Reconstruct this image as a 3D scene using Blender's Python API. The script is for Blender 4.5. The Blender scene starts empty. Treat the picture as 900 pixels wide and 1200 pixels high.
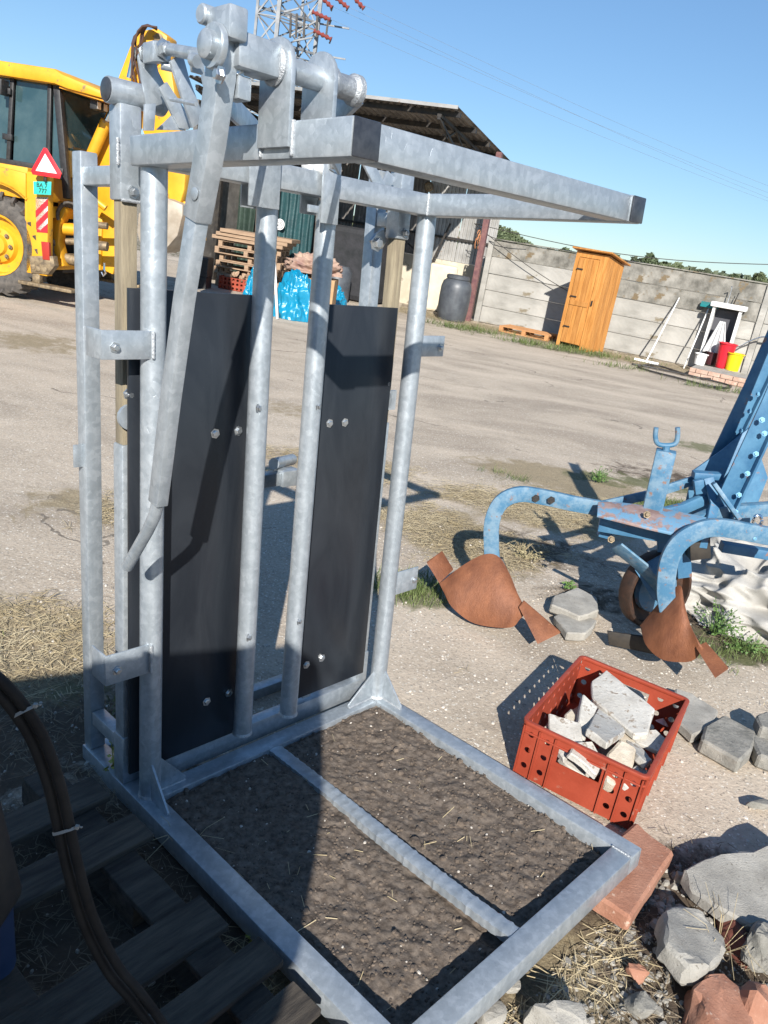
import bpy, bmesh, math, random
from math import sin, cos, pi, radians, sqrt, atan2
from mathutils import Vector, Matrix, noise
random.seed(7)
sc = bpy.context.scene
C = sc.collection
# ------------------------------------------------------------------ camera
M = Matrix(((0.985895048108003, 0.16736473378856742, 0.0),
            (0.05618050020782688, -0.33094234192191974, 0.9419771322700108),
            (0.15765375197728854, -0.9286905901359811, -0.3356770505714779)))
HC = 1.8601956574416785
FPX = 915.5578597744325
cam = bpy.data.cameras.new('camera'); camo = bpy.data.objects.new('camera', cam); C.objects.link(camo)
cam.sensor_fit = 'VERTICAL'; cam.sensor_height = 36; cam.lens = FPX/1200*36
cam.clip_start = 0.05; cam.clip_end = 3000
r_, d_, f_ = M.col[0], M.col[1], M.col[2]
camo.matrix_world = Matrix(((r_[0], -d_[0], -f_[0], 0), (r_[1], -d_[1], -f_[1], 0), (r_[2], -d_[2], -f_[2], HC), (0, 0, 0, 1)))
sc.camera = camo
# ------------------------------------------------------------------ world, sun, exposure
SUN = Vector((.040, -.863, .503)).normalized()
w = bpy.data.worlds.new('World'); sc.world = w; w.use_nodes = True
nt = w.node_tree
sky = nt.nodes.new('ShaderNodeTexSky'); sky.sky_type = 'NISHITA'; sky.sun_disc = False
sky.sun_elevation = math.asin(SUN.z); sky.sun_rotation = atan2(SUN.x, SUN.y)
sky.air_density = 1.0; sky.dust_density = 0.0; sky.ozone_density = 2.5; sky.altitude = 200
hs = nt.nodes.new('ShaderNodeHueSaturation'); hs.inputs['Saturation'].default_value = 1.12
tn = nt.nodes.new('ShaderNodeMixRGB'); tn.blend_type = 'MULTIPLY'; tn.inputs[0].default_value = 1; tn.inputs[2].default_value = (.78, 1.0, 1.22, 1)   # clean blue air
gm = nt.nodes.new('ShaderNodeGamma'); gm.inputs['Gamma'].default_value = .70; nt.links.new(sky.outputs[0], gm.inputs['Color']); hs.inputs['Value'].default_value = 1.0
bg = nt.nodes['Background']; bg.inputs['Strength'].default_value = 0.112
nt.links.new(gm.outputs[0], hs.inputs['Color']); nt.links.new(hs.outputs[0], tn.inputs[1]); nt.links.new(tn.outputs[0], bg.inputs[0])
sl = bpy.data.lights.new('sun', 'SUN'); sl.energy = 5.0; sl.angle = radians(.5); sl.color = (1, .955, .89)
slo = bpy.data.objects.new('sun', sl); C.objects.link(slo)
slo.rotation_euler = SUN.to_track_quat('Z', 'Y').to_euler()
sc.view_settings.view_transform = 'Standard'; sc.view_settings.look = 'None'; sc.view_settings.gamma = 1
sc.view_settings.exposure = 0.72
# ------------------------------------------------------------------ frames: a frame is an origin and a rotation; hit() meets a plane of it
CAMP = Vector((0, 0, HC))
class Fr:
    def __init__(s, O, R=None):
        s.O = Vector(O); s.R = R or Matrix.Identity(3); s.Ri = s.R.transposed()
    def hit(s, px, py, ax, v):
        d = s.Ri @ (M @ Vector((px-450, py-600, FPX))); c = s.Ri @ (CAMP-s.O)
        return c + d*((v-c[ax])/d[ax])
    def w(s, p): return s.R @ Vector(p) + s.O
    def mat(s): return Matrix.Translation(s.O) @ s.R.to_4x4()
W = Fr((0, 0, 0))
def G(px, py, h=0): return W.hit(px, py, 2, h)
def P(px, py, Y): return W.hit(px, py, 1, Y)
def zrot(a): return Matrix.Rotation(a, 3, 'Z')
# ------------------------------------------------------------------ materials
MC = {}
def mat(name, col, rough=.6, metal=0., col2=None, scale=8., amt=.5, bump=0., bscale=40., detail=6, spots=None, spotsc=60., sp=.0, stretch=None, ramp=(.35, .65), spec=.5, trans=0., alpha=None, dist=0.):
    if name in MC: return MC[name]
    m = bpy.data.materials.new(name); m.use_nodes = True; t = m.node_tree; N = t.nodes; Lk = t.links
    b = N['Principled BSDF']; b.inputs['Roughness'].default_value = rough; b.inputs['Metallic'].default_value = metal
    b.inputs['Specular IOR Level'].default_value = spec
    if trans: b.inputs['Transmission Weight'].default_value = trans
    tc = N.new('ShaderNodeTexCoord'); src = tc.outputs['Object']
    if stretch:
        mp = N.new('ShaderNodeMapping'); mp.inputs['Scale'].default_value = stretch; Lk.new(src, mp.inputs[0]); src = mp.outputs[0]
    c = (*col, 1)
    if col2 is not None:
        n = N.new('ShaderNodeTexNoise'); n.inputs['Scale'].default_value = scale; n.inputs['Detail'].default_value = detail; n.inputs['Roughness'].default_value = .65
        n.inputs['Distortion'].default_value = dist
        Lk.new(src, n.inputs['Vector'])
        r = N.new('ShaderNodeValToRGB'); r.color_ramp.elements[0].position = ramp[0]; r.color_ramp.elements[1].position = ramp[1]
        r.color_ramp.elements[0].color = c; r.color_ramp.elements[1].color = (*col2, 1)
        Lk.new(n.outputs[0], r.inputs[0]); out = r.outputs[0]
        if spots is not None:
            n2 = N.new('ShaderNodeTexNoise'); n2.inputs['Scale'].default_value = spotsc; n2.inputs['Detail'].default_value = 8; n2.inputs['Roughness'].default_value = .7
            Lk.new(src, n2.inputs['Vector'])
            r2 = N.new('ShaderNodeValToRGB'); r2.color_ramp.elements[0].position = sp; r2.color_ramp.elements[1].position = sp+.06
            Lk.new(n2.outputs[0], r2.inputs[0])
            mx = N.new('ShaderNodeMixRGB'); Lk.new(r2.outputs[0], mx.inputs[0]); Lk.new(out, mx.inputs[1]); mx.inputs[2].default_value = (*spots, 1); out = mx.outputs[0]
        Lk.new(out, b.inputs['Base Color'])
    else: b.inputs['Base Color'].default_value = c
    if bump:
        n3 = N.new('ShaderNodeTexNoise'); n3.inputs['Scale'].default_value = bscale; n3.inputs['Detail'].default_value = 9; n3.inputs['Roughness'].default_value = .7
        Lk.new(src, n3.inputs['Vector'])
        bp = N.new('ShaderNodeBump'); bp.inputs['Strength'].default_value = 1; bp.inputs['Distance'].default_value = bump
        Lk.new(n3.outputs[0], bp.inputs['Height']); Lk.new(bp.outputs[0], b.inputs['Normal'])
    MC[name] = m; return m
def galv():
    m = bpy.data.materials.new('galvanised_steel'); m.use_nodes = True; t = m.node_tree; N = t.nodes; K = t.links
    b = N['Principled BSDF']; tc = N.new('ShaderNodeTexCoord')
    v = N.new('ShaderNodeTexVoronoi'); v.inputs['Scale'].default_value = 62; K.new(tc.outputs['Object'], v.inputs[0])
    n = N.new('ShaderNodeTexNoise'); n.inputs['Scale'].default_value = 22; n.inputs['Detail'].default_value = 10; n.inputs['Roughness'].default_value = .75; n.inputs['Distortion'].default_value = .3
    K.new(tc.outputs['Object'], n.inputs[0])
    mp = N.new('ShaderNodeMapping'); mp.inputs['Scale'].default_value = (40, 40, 2.2); K.new(tc.outputs['Object'], mp.inputs[0])
    n4 = N.new('ShaderNodeTexNoise'); n4.inputs['Scale'].default_value = 1; n4.inputs['Detail'].default_value = 6; K.new(mp.outputs[0], n4.inputs[0])
    a = N.new('ShaderNodeMath'); a.operation = 'MULTIPLY_ADD'; a.inputs[1].default_value = .26; K.new(v.outputs['Color'], a.inputs[0]); K.new(n.outputs[0], a.inputs[2])
    a2 = N.new('ShaderNodeMath'); a2.operation = 'MULTIPLY_ADD'; a2.inputs[1].default_value = .42; K.new(n4.outputs[0], a2.inputs[0]); K.new(a.outputs[0], a2.inputs[2])
    r = N.new('ShaderNodeValToRGB'); e = r.color_ramp.elements
    e[0].position = .5; e[0].color = (.29, .325, .352, 1); e[1].position = 1.0; e[1].color = (.455, .495, .525, 1)
    k = e.new(.80); k.color = (.365, .405, .435, 1)
    K.new(a2.outputs[0], r.inputs[0]); K.new(r.outputs[0], b.inputs['Base Color'])
    b.inputs['Metallic'].default_value = .5
    r2 = N.new('ShaderNodeValToRGB'); r2.color_ramp.elements[0].color = (.26, .26, .26, 1); r2.color_ramp.elements[1].color = (.5, .5, .5, 1)
    K.new(n.outputs[0], r2.inputs[0]); K.new(r2.outputs[0], b.inputs['Roughness'])
    bp = N.new('ShaderNodeBump'); bp.inputs['Strength'].default_value = 1; bp.inputs['Distance'].default_value = .0006
    K.new(a2.outputs[0], bp.inputs['Height']); K.new(bp.outputs[0], b.inputs['Normal'])
    MC['galv'] = m; return m
GALV = galv()
BOARDM = mat('black_plastic', (.015, .018, .023), .30, col2=(.026, .030, .036), scale=2.5, spots=(.075, .08, .085), spotsc=60, sp=.66, spec=.35, stretch=(3, 1, .8), dist=1.)
CAPM = mat('dark_cap', (.02, .023, .03), .35, col2=(.05, .055, .065), scale=30)
BOLTM = mat('zinc_bolt', (.55, .57, .58), .3, .9)
WELDM = mat('weld_zinc', (.36, .38, .40), .42, .6, col2=(.52, .54, .55), scale=60, bump=.004, bscale=120)
WOODG = mat('weathered_wood', (.16, .13, .09), .85, col2=(.33, .28, .19), scale=3, stretch=(14, 14, 1.2), bump=.002, bscale=30)
YEL = mat('yellow_paint', (.60, .28, .012), .45, col2=(.70, .36, .02), scale=3, spots=(.24, .15, .06), spotsc=7, sp=.60)
ORG = mat('orange_paint', (.7, .30, .02), .45)  # orange coat of the cab roof underside
RUB = mat('tyre_rubber', (.05, .046, .042), .85, col2=(.12, .105, .09), scale=12, bump=.003)
BLK = mat('black_trim', (.012, .012, .014), .5, col2=(.03, .03, .03), scale=20)
DARKM = mat('dark_metal', (.018, .018, .02), .55, .3, col2=(.055, .047, .038), scale=9)
GREASY = mat('greasy_metal', (.10, .075, .05), .55, .3, col2=(.32, .24, .14), scale=14, bump=.004)
CHROME = mat('chrome_rod', (.7, .72, .74), .12, 1.)
GLASS = mat('cab_glass', (.022, .05, .058), .05, col2=(.05, .085, .09), scale=2.2, spec=.9)
REDM = mat('red_plastic_marker', (.62, .02, .03), .4)
WHT = mat('white_plastic', (.75, .75, .74), .45, col2=(.82, .82, .8), scale=10)
LAMP = mat('lamp_glass', (.6, .6, .58), .15, .3)
RUST = mat('rust', (.13, .045, .020), .6, .2, col2=(.25, .095, .042), scale=14, stretch=(1, 1, .5), spots=(.45, .24, .12), spotsc=50, sp=.66, bump=.003, bscale=120, ramp=(.3, .7))
BLUE = mat('blue_paint', (.035, .12, .225), .5, col2=(.075, .195, .31), scale=9, spots=(.23, .12, .08), spotsc=13, sp=.605, bump=.001, bscale=60)
BLUEW = mat('blue_worn_paint', (.05, .15, .25), .55, col2=(.145, .235, .31), scale=16, spots=(.22, .12, .08), spotsc=22, sp=.60, bump=.0015, bscale=80, ramp=(.42, .6))
CONC = mat('broken_concrete', (.26, .245, .215), .92, col2=(.40, .38, .335), scale=9, spots=(.16, .145, .12), spotsc=90, sp=.60, bump=.004, bscale=150)
CONCD = mat('grey_concrete', (.17, .165, .145), .92, col2=(.30, .285, .25), scale=14, spots=(.13, .12, .11), spotsc=60, sp=.6, bump=.008, bscale=55)
PLAST = mat('white_rubble', (.40, .375, .33), .9, col2=(.56, .54, .49), scale=12, spots=(.27, .22, .17), spotsc=26, sp=.57, bump=.004, bscale=60)
TANR = mat('tan_rubble', (.42, .35, .26), .9, col2=(.60, .54, .44), scale=12, bump=.006, bscale=50)
BRICK = mat('orange_brick', (.29, .13, .08), .9, col2=(.38, .195, .13), scale=10, spots=(.50, .36, .28), spotsc=40, sp=.62, bump=.004, bscale=80)
CRATE = mat('red_plastic', (.24, .036, .016), .5, col2=(.34, .06, .03), scale=5, spots=(.32, .13, .09), spotsc=18, sp=.62, bump=.0012, bscale=50)
# ------------------------------------------------------------------ mesh builder
class MB:
    def __init__(s): s.v = []; s.f = []
    def add(s, vs, fs):
        o = len(s.v); s.v += [tuple(x) for x in vs]; s.f += [tuple(i+o for i in q) for q in fs]; return s
    def box(s, c, d, R=None):
        c = Vector(c); vs = []
        for sx in (-.5, .5):
            for sy in (-.5, .5):
                for sz in (-.5, .5):
                    p = Vector((d[0]*sx, d[1]*sy, d[2]*sz)); vs.append(c+(R @ p if R else p))
        return s.add(vs, [(0, 1, 3, 2), (4, 6, 7, 5), (0, 4, 5, 1), (2, 3, 7, 6), (0, 2, 6, 4), (1, 5, 7, 3)])
    def b2(s, a, b):
        return s.box([(a[i]+b[i])/2 for i in range(3)], [abs(b[i]-a[i]) for i in range(3)])
    def prism(s, pts, vec):
        n = len(pts); vec = Vector(vec); a = [Vector(p) for p in pts]
        return s.add(a+[p+vec for p in a], [tuple(range(n))[::-1], tuple(range(n, 2*n))]+[(i, (i+1) % n, n+(i+1) % n, n+i) for i in range(n)])
    def ring(s, path, prof, closed=False, cap=True, upv=None):
        path = [Vector(p) for p in path]; n = len(path); m = len(prof(0)) if callable(prof) else len(prof); vs = []
        pu = None
        for i, p in enumerate(path):
            t = (path[min(i+1, n-1)]-path[max(i-1, 0)]).normalized()
            if upv is not None: u = Vector(upv)
            else: u = pu if pu is not None else (Vector((0, 0, 1)) if abs(t.z) < .9 else Vector((1, 0, 0)))
            u = (u-t*u.dot(t)); u.normalize(); pu = u; x = t.cross(u)
            for q in (prof(i) if callable(prof) else prof): vs.append(p+x*q[0]+u*q[1])
        fs = []
        for i in range(n-1):
            for j in range(m): fs.append((i*m+j, i*m+(j+1) % m, (i+1)*m+(j+1) % m, (i+1)*m+j))
        if cap: fs += [tuple(range(m))[::-1], tuple(range((n-1)*m, n*m))]
        return s.add(vs, fs)
    def tube(s, path, r, n=10):
        if callable(r): return s.ring(path, lambda i: [(r(i)*cos(2*pi*k/n), r(i)*sin(2*pi*k/n)) for k in range(n)])
        return s.ring(path, [(r*cos(2*pi*k/n), r*sin(2*pi*k/n)) for k in range(n)])
    def bar(s, path, w, h, upv=None):
        return s.ring(path, [(-w/2, -h/2), (w/2, -h/2), (w/2, h/2), (-w/2, h/2)], upv=upv)
    def lathe(s, c, axis, prof, n=24, cap=True):
        axis = Vector(axis).normalized(); u = axis.orthogonal().normalized(); x = axis.cross(u); c = Vector(c); vs = []; fs = []
        m = len(prof)
        for r, h in prof:
            for k in range(n): vs.append(c+axis*h+(u*cos(2*pi*k/n)+x*sin(2*pi*k/n))*r)
        for i in range(m-1):
            for k in range(n): fs.append((i*n+k, i*n+(k+1) % n, (i+1)*n+(k+1) % n, (i+1)*n+k))
        if cap: fs += [tuple(range(n))[::-1], tuple(range((m-1)*n, m*n))]
        return s.add(vs, fs)
    def grid(s, nx, ny, fn):
        vs = [fn(i/(nx-1), j/(ny-1)) for j in range(ny) for i in range(nx)]
        return s.add(vs, [(j*nx+i, j*nx+i+1, (j+1)*nx+i+1, (j+1)*nx+i) for j in range(ny-1) for i in range(nx-1)])
    def build(s, name, m, parent=None, bevel=0, smooth=None, seg=2, shift=None, label=None, loc=None):
        me = bpy.data.meshes.new(name)
        vs = s.v if shift is None else [tuple(Vector(v)-shift) for v in s.v]
        me.from_pydata(vs, [], s.f); me.update()
        bm = bmesh.new(); bm.from_mesh(me); bmesh.ops.recalc_face_normals(bm, faces=bm.faces)
        if bevel:
            es = [e for e in bm.edges if len(e.link_faces) == 2 and e.calc_face_angle(0) > .6]
            bmesh.ops.bevel(bm, geom=es, offset=bevel, segments=seg, profile=.5, affect='EDGES', clamp_overlap=True)
        if smooth is not None:
            for f in bm.faces: f.smooth = True
            for e in bm.edges:
                if len(e.link_faces) == 2 and e.calc_face_angle(0) > smooth: e.smooth = False
        bm.to_mesh(me); bm.free(); me.materials.append(m)
        o = bpy.data.objects.new(name, me); C.objects.link(o)
        if parent: o.parent = parent
        if label: o['label'] = label
        if loc is not None: o.location = loc
        return o
def tag(o, label, cat, group=None, kind=None):
    if label: o['label'] = label
    if cat: o['category'] = cat
    if group: o['group'] = group
    if kind: o['kind'] = kind
    return o
def thing(name, label, cat, fr, group=None):
    o = bpy.data.objects.new(name, None); C.objects.link(o); o.empty_display_size = .1
    o.matrix_world = fr.mat(); return tag(o, label, cat, group)
def copy_tree(o, parent=None):
    c = o.copy(); C.objects.link(c)
    if parent: c.parent = parent; c.matrix_parent_inverse = o.matrix_parent_inverse
    for ch in list(o.children): copy_tree(ch, c)
    return c
def struct(o): o['kind'] = 'structure'; return o
def nz(x, y, s=1., z=0.): return noise.noise(Vector((x*s, y*s, z)))
def fbm(x, y, s=1., z=0., o=4):
    a = 0; k = 1
    for i in range(o): a += k*nz(x, y, s, z+i*7.3); s *= 2.1; k *= .5
    return a
_bolt = {}
def bolt(parent, p, axis, r=.009, h=.008, m=None):
    key = (round(r, 4), round(h, 4), m)
    if key not in _bolt:
        b = MB(); b.lathe((0, 0, 0), (0, 0, 1), [(r*1.6, 0), (r*1.6, h*.25), (r, h*.25), (r, h*.9), (r*.75, h)], 6)
        _bolt[key] = b.build('bolt', m or BOLTM, parent); o = _bolt[key]
    else:
        o = _bolt[key].copy(); C.objects.link(o); o.parent = parent
    o.location = p; o.rotation_euler = Vector(axis).to_track_quat('Z', 'Y').to_euler(); return o
# ================================================================== THE GROUND
blobs = []   # (kind, x, y, rx, ry, strength)
def blob(kind, px, py, rx, ry, s=1.): p = G(px, py); blobs.append((kind, p.x, p.y, rx, ry, s))
HAY, DIRT, GRS, STAIN = 0, 1, 2, 3
for a in [(HAY, 660, 560, 1.0, .5, 1.1), (HAY, 560, 640, .6, .5, 1.), (GRS, 700, 560, .5, .3, .8), (GRS, 800, 600, .6, .4, .9), (HAY, 20, 745, .5, .4, 1.1), (HAY, 340, 480, 1., .5, .6), (STAIN, 650, 480, 1.5, .4, .8), (HAY, 640, 600, .9, .55), (HAY, 520, 620, .45, .6), (HAY, 720, 585, .9, .5), (HAY, 400, 545, .9, .5, .8), (HAY, 30, 770, .5, .35), (HAY, 60, 810, .3, .25, .6),
          (HAY, 600, 590, .8, .35), (HAY, 450, 600, .5, .3, .8), (HAY, 330, 1150, .25, .2), (HAY, 640, 1130, .35, .28, .9), (HAY, 90, 590, .5, .5, .7), (HAY, 130, 600, .5, .4, .7),
          (HAY, 40, 400, 1., .9, .75), (HAY, 560, 370, 2., .9, .8), (HAY, 640, 400, 2.2, .8, .7), (HAY, 770, 430, 1.8, .6, .7), (HAY, 260, 540, .6, .4, .6),
          (DIRT, 620, 1130, .8, .4), (DIRT, 720, 1180, .7, .5), (DIRT, 800, 1150, .8, .4), (DIRT, 150, 1050, .9, .6), (DIRT, 850, 1050, .35, .3, .9), (DIRT, 50, 850, .7, .5, .9), (DIRT, 600, 640, .9, .5, .7),  # lower-left DIRT is dark soil that also deepens the shade there
          (DIRT, 250, 1150, .5, .4), (DIRT, 850, 740, .7, .45, 1), (DIRT, 700, 700, .55, .35, .6), (DIRT, 780, 560, 1.1, .6, .6), (DIRT, 500, 1190, .5, .3, .8), (DIRT, 100, 700, .4, .3, .4),
          (GRS, 480, 690, .32, .35, .9), (GRS, 780, 570, 1., .4, .8), (GRS, 830, 525, .7, .35, .9), (GRS, 660, 410, 1.8, .5, .9), (GRS, 540, 385, 1.3, .5, .8), (GRS, 720, 430, 1., .3, .6), (GRS, 150, 830, .5, .3, .6),
          (GRS, 600, 560, .5, .3, .5), (GRS, 850, 760, .5, .3, .7), (GRS, 830, 455, 1.3, .3, .6),
          (STAIN, 450, 480, 2.2, .9, .6), (STAIN, 300, 400, 3, 1, .4), (STAIN, 560, 500, 1.6, .5, .5), (STAIN, 60, 420, 1.5, .8, .5), (STAIN, 760, 480, 2, .4, .5)]:
    blob(*a)
def masks(x, y):
    r = [0, 0, 0, 0]
    for k, bx, by, rx, ry, s in blobs:
        dx = (x-bx)/rx; dy = (y-by)/ry; d = dx*dx+dy*dy
        if d < 6:
            v = s*math.exp(-d*1.1)
            if v > r[k]: r[k] = v
    # verge along the concrete wall
    d = (x-1.6)*.427+(y-21.35)*.904
    if x > -.5: r[HAY] = max(r[HAY], .85*math.exp(-((d+1.2)/1.1)**2)); r[DIRT] = max(r[DIRT], .6*math.exp(-(d/.9)**2))
    return r
def gz(x, y):
    m = masks(x, y)
    z = .006*fbm(x, y, .8)+.012*(m[1])*fbm(x, y, 5, 3.)+.010*m[0]*fbm(x, y, 7, 9.)
    dd = (x-.0)**2+(y-1.9)**2
    return z-.006
def build_ground():
    def axis(lo, hi, near0, near1, s0):
        v = [near0]
        while v[-1] < near1: v.append(v[-1]+s0)
        s = s0; up = v[-1]
        while up < hi: s = min(s*1.07, 40); up += s; v.append(up)
        s = s0; dn = near0; low = []
        while dn > lo: s = min(s*1.07, 40); dn -= s; low.append(dn)
        return low[::-1]+v
    xs = axis(-600, 600, -1.8, 2.9, .04); ys = axis(-300, 900, .9, 6.2, .04)
    nx, ny = len(xs), len(ys); vs = []; cols = []
    for y in ys:
        for x in xs:
            near = -14 < x < 18 and -4 < y < 26
            vs.append((x, y, gz(x, y) if near else -.006)); cols.append(masks(x, y) if near else [0, .5, .5, 0])
    me = bpy.data.meshes.new('ground')
    me.from_pydata(vs, [], [(j*nx+i, j*nx+i+1, (j+1)*nx+i+1, (j+1)*nx+i) for j in range(ny-1) for i in range(nx-1)])
    for p in me.polygons: p.use_smooth = True
    a = me.color_attributes.new('mask', 'FLOAT_COLOR', 'POINT')
    for i, c in enumerate(cols): a.data[i].color = (c[0], c[1], c[2], c[3])
    o = bpy.data.objects.new('ground', me); C.objects.link(o); o['kind'] = 'structure'
    m = bpy.data.materials.new('yard_surface'); m.use_nodes = True; t = m.node_tree; N = t.nodes; K = t.links
    b = N['Principled BSDF']; b.inputs['Roughness'].default_value = .9; b.inputs['Specular IOR Level'].default_value = .25
    tc = N.new('ShaderNodeTexCoord').outputs['Object']
    def nse(s, d=6, r=.6, dist=0):
        n = N.new('ShaderNodeTexNoise'); n.inputs['Scale'].default_value = s; n.inputs['Detail'].default_value = d; n.inputs['Roughness'].default_value = r; n.inputs['Distortion'].default_value = dist
        K.new(tc, n.inputs[0]); return n.outputs[0]
    def ramp(src, *st):
        r = N.new('ShaderNodeValToRGB'); e = r.color_ramp.elements
        e[0].position = st[0][0]; e[0].color = (*st[0][1], 1); e[1].position = st[-1][0]; e[1].color = (*st[-1][1], 1)
        for p, c in st[1:-1]: q = e.new(p); q.color = (*c, 1)
        K.new(src, r.inputs[0]); return r.outputs[0]
    def mix(f, a_, b_, typ='MIX'):
        x = N.new('ShaderNodeMixRGB'); x.blend_type = typ
        for i, s in enumerate((f, a_, b_)):
            if isinstance(s, (int, float)): x.inputs[i].default_value = s
            elif isinstance(s, tuple): x.inputs[i].default_value = (*s, 1)
            else: K.new(s, x.inputs[i])
        return x.outputs[0]
    def math_(op, a_, b_, clamp=False):
        x = N.new('ShaderNodeMath'); x.operation = op; x.use_clamp = clamp
        for i, s in enumerate((a_, b_)):
            if isinstance(s, (int, float)): x.inputs[i].default_value = s
            else: K.new(s, x.inputs[i])
        return x.outputs[0]
    big = nse(.55, 5); mid = nse(4, 8, .7); fine = nse(60, 6, .75)
    base = ramp(big, (.3, (.36, .285, .20)), (.5, (.45, .365, .265)), (.7, (.52, .43, .32)))
    trk = N.new('ShaderNodeMapping'); trk.inputs['Rotation'].default_value = (0, 0, .5); trk.inputs['Scale'].default_value = (.55, 1.25, 1); K.new(tc, trk.inputs[0])
    tn_ = N.new('ShaderNodeTexNoise'); tn_.inputs['Scale'].default_value = .9; tn_.inputs['Detail'].default_value = 7; tn_.inputs['Distortion'].default_value = 1.2; K.new(trk.outputs[0], tn_.inputs[0])
    base = mix(.5, base, ramp(mid, (.3, (.32, .25, .175)), (.7, (.55, .455, .34))))
    base = mix(.55, base, ramp(fine, (.3, (.13, .105, .08)), (.5, (.40, .325, .24)), (.70, (.60, .53, .42))))
    base = mix(ramp(tn_.outputs[0], (.45, (0, 0, 0)), (.68, (.5, .5, .5))), base, (.62, .51, .38))
    base = mix(ramp(tn_.outputs[0], (.33, (.45, .45, .45)), (.46, (0, 0, 0))), base, (.24, .19, .14))
    # exposed aggregate
    v = N.new('ShaderNodeTexVoronoi'); v.inputs['Scale'].default_value = 75; K.new(tc, v.inputs[0])
    sep = N.new('ShaderNodeSeparateColor'); K.new(v.outputs['Color'], sep.inputs[0])
    peb = math_('MULTIPLY', math_('LESS_THAN', v.outputs['Distance'], .36), math_('GREATER_THAN', sep.outputs[0], .52))
    pc = ramp(sep.outputs[1], (0, (.27, .22, .17)), (.5, (.50, .43, .33)), (1, (.72, .67, .57)))
    base = mix(peb, base, pc)
    v2 = N.new('ShaderNodeTexVoronoi'); v2.inputs['Scale'].default_value = 34; K.new(tc, v2.inputs[0])
    sep2 = N.new('ShaderNodeSeparateColor'); K.new(v2.outputs['Color'], sep2.inputs[0])
    peb2 = math_('MULTIPLY', math_('LESS_THAN', v2.outputs['Distance'], .30), math_('GREATER_THAN', sep2.outputs[0], .86))
    base = mix(peb2, base, pc)
    # cracks
    w_ = N.new('ShaderNodeTexVoronoi'); w_.feature = 'DISTANCE_TO_EDGE'; w_.inputs['Scale'].default_value = .33
    dn = N.new('ShaderNodeTexNoise'); dn.inputs['Scale'].default_value = 1.6; dn.inputs['Detail'].default_value = 6; K.new(tc, dn.inputs[0])
    ad = N.new('ShaderNodeVectorMath'); ad.operation = 'MULTIPLY_ADD'; ad.inputs[1].default_value = (.9, .9, 0); K.new(dn.outputs['Color'], ad.inputs[0]); K.new(tc, ad.inputs[2]); K.new(ad.outputs[0], w_.inputs[0])
    crk = math_('LESS_THAN', w_.outputs['Distance'], .0028)
    crk = math_('MULTIPLY', crk, math_('GREATER_THAN', nse(.9, 3), .53))
    base = mix(math_('MULTIPLY', crk, .6), base, (.06, .05, .04))
    hsg = N.new('ShaderNodeHueSaturation'); hsg.inputs['Saturation'].default_value = .87; hsg.inputs['Value'].default_value = 1.03; K.new(base, hsg.inputs['Color']); base = hsg.outputs[0]
    at = N.new('ShaderNodeVertexColor'); at.layer_name = 'mask'
    sp_ = N.new('ShaderNodeSeparateColor'); K.new(at.outputs[0], sp_.inputs[0])
    nn = math_('MULTIPLY', math_('SUBTRACT', nse(5, 8, .75, .5), .5), 1.6)
    def msk(chan, lo=.38):
        q = math_('ADD', chan, nn); return math_('MULTIPLY', math_('SUBTRACT', q, lo), 4., True)
    base = mix(math_('MULTIPLY', math_('MULTIPLY', at.outputs['Alpha'], ramp(nse(2.2, 5), (.4, (0, 0, 0)), (.6, (1, 1, 1)))), .35), base, (.15, .125, .10))
    dirt = mix(fine, ramp(nse(18, 8, .75), (.3, (.05, .036, .025)), (.55, (.11, .083, .058)), (.75, (.19, .15, .11))), (.10, .075, .055))
    base = mix(msk(sp_.outputs[1]), base, dirt)
    hay = ramp(nse(45, 8, .8, 1.5), (.3, (.10, .075, .045)), (.5, (.27, .215, .13)), (.68, (.42, .35, .22)))
    base = mix(math_('MULTIPLY', msk(sp_.outputs[0], .42), .85), base, hay)
    grs = ramp(nse(38, 8, .8, 1.2), (.3, (.05, .06, .02)), (.55, (.13, .14, .06)), (.7, (.26, .22, .12)))
    base = mix(math_('MULTIPLY', msk(sp_.outputs[2], .45), .8), base, grs)
    K.new(base, b.inputs['Base Color'])
    bp = N.new('ShaderNodeBump'); bp.inputs['Distance'].default_value = .006
    hh = math_('ADD', math_('ADD', fine, math_('MULTIPLY', peb, .5)), math_('MULTIPLY', mid, 1.5))
    hh = math_('ADD', hh, math_('MULTIPLY', crk, -2.))
    K.new(hh, bp.inputs['Height']); K.new(bp.outputs[0], b.inputs['Normal'])
    me.materials.append(m)
build_ground()
# ================================================================== CATTLE CRUSH (galvanised), built in its own frame: x across, y away, z up
GR = Matrix(((0.6687004549699366, -0.7405137647707216, -0.0669258224311944), (0.7434337543979417, 0.6673606706763205, 0.043999864275159006), (0.012081156599447335, -0.0791776446956072, 0.9967873124371496)))
GF = Fr((-0.5962039026460428, 1.9997180875835499, 0.06977511187060048), GR)
cr = thing('cattle_crush', 'galvanised steel cattle crush frame with two black boards, long lever and floor frame on soil', 'cattle crush', GF)
def gp(name, mb, m=GALV, bev=.005, par=None, **k): return mb.build(name, m, par or cr, bevel=bev, smooth=k.pop('smooth', .7), **k)
H = 1.848; S = .069; h = S/2; DU = 1.036; DF = 1.13; DT = .742
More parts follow.
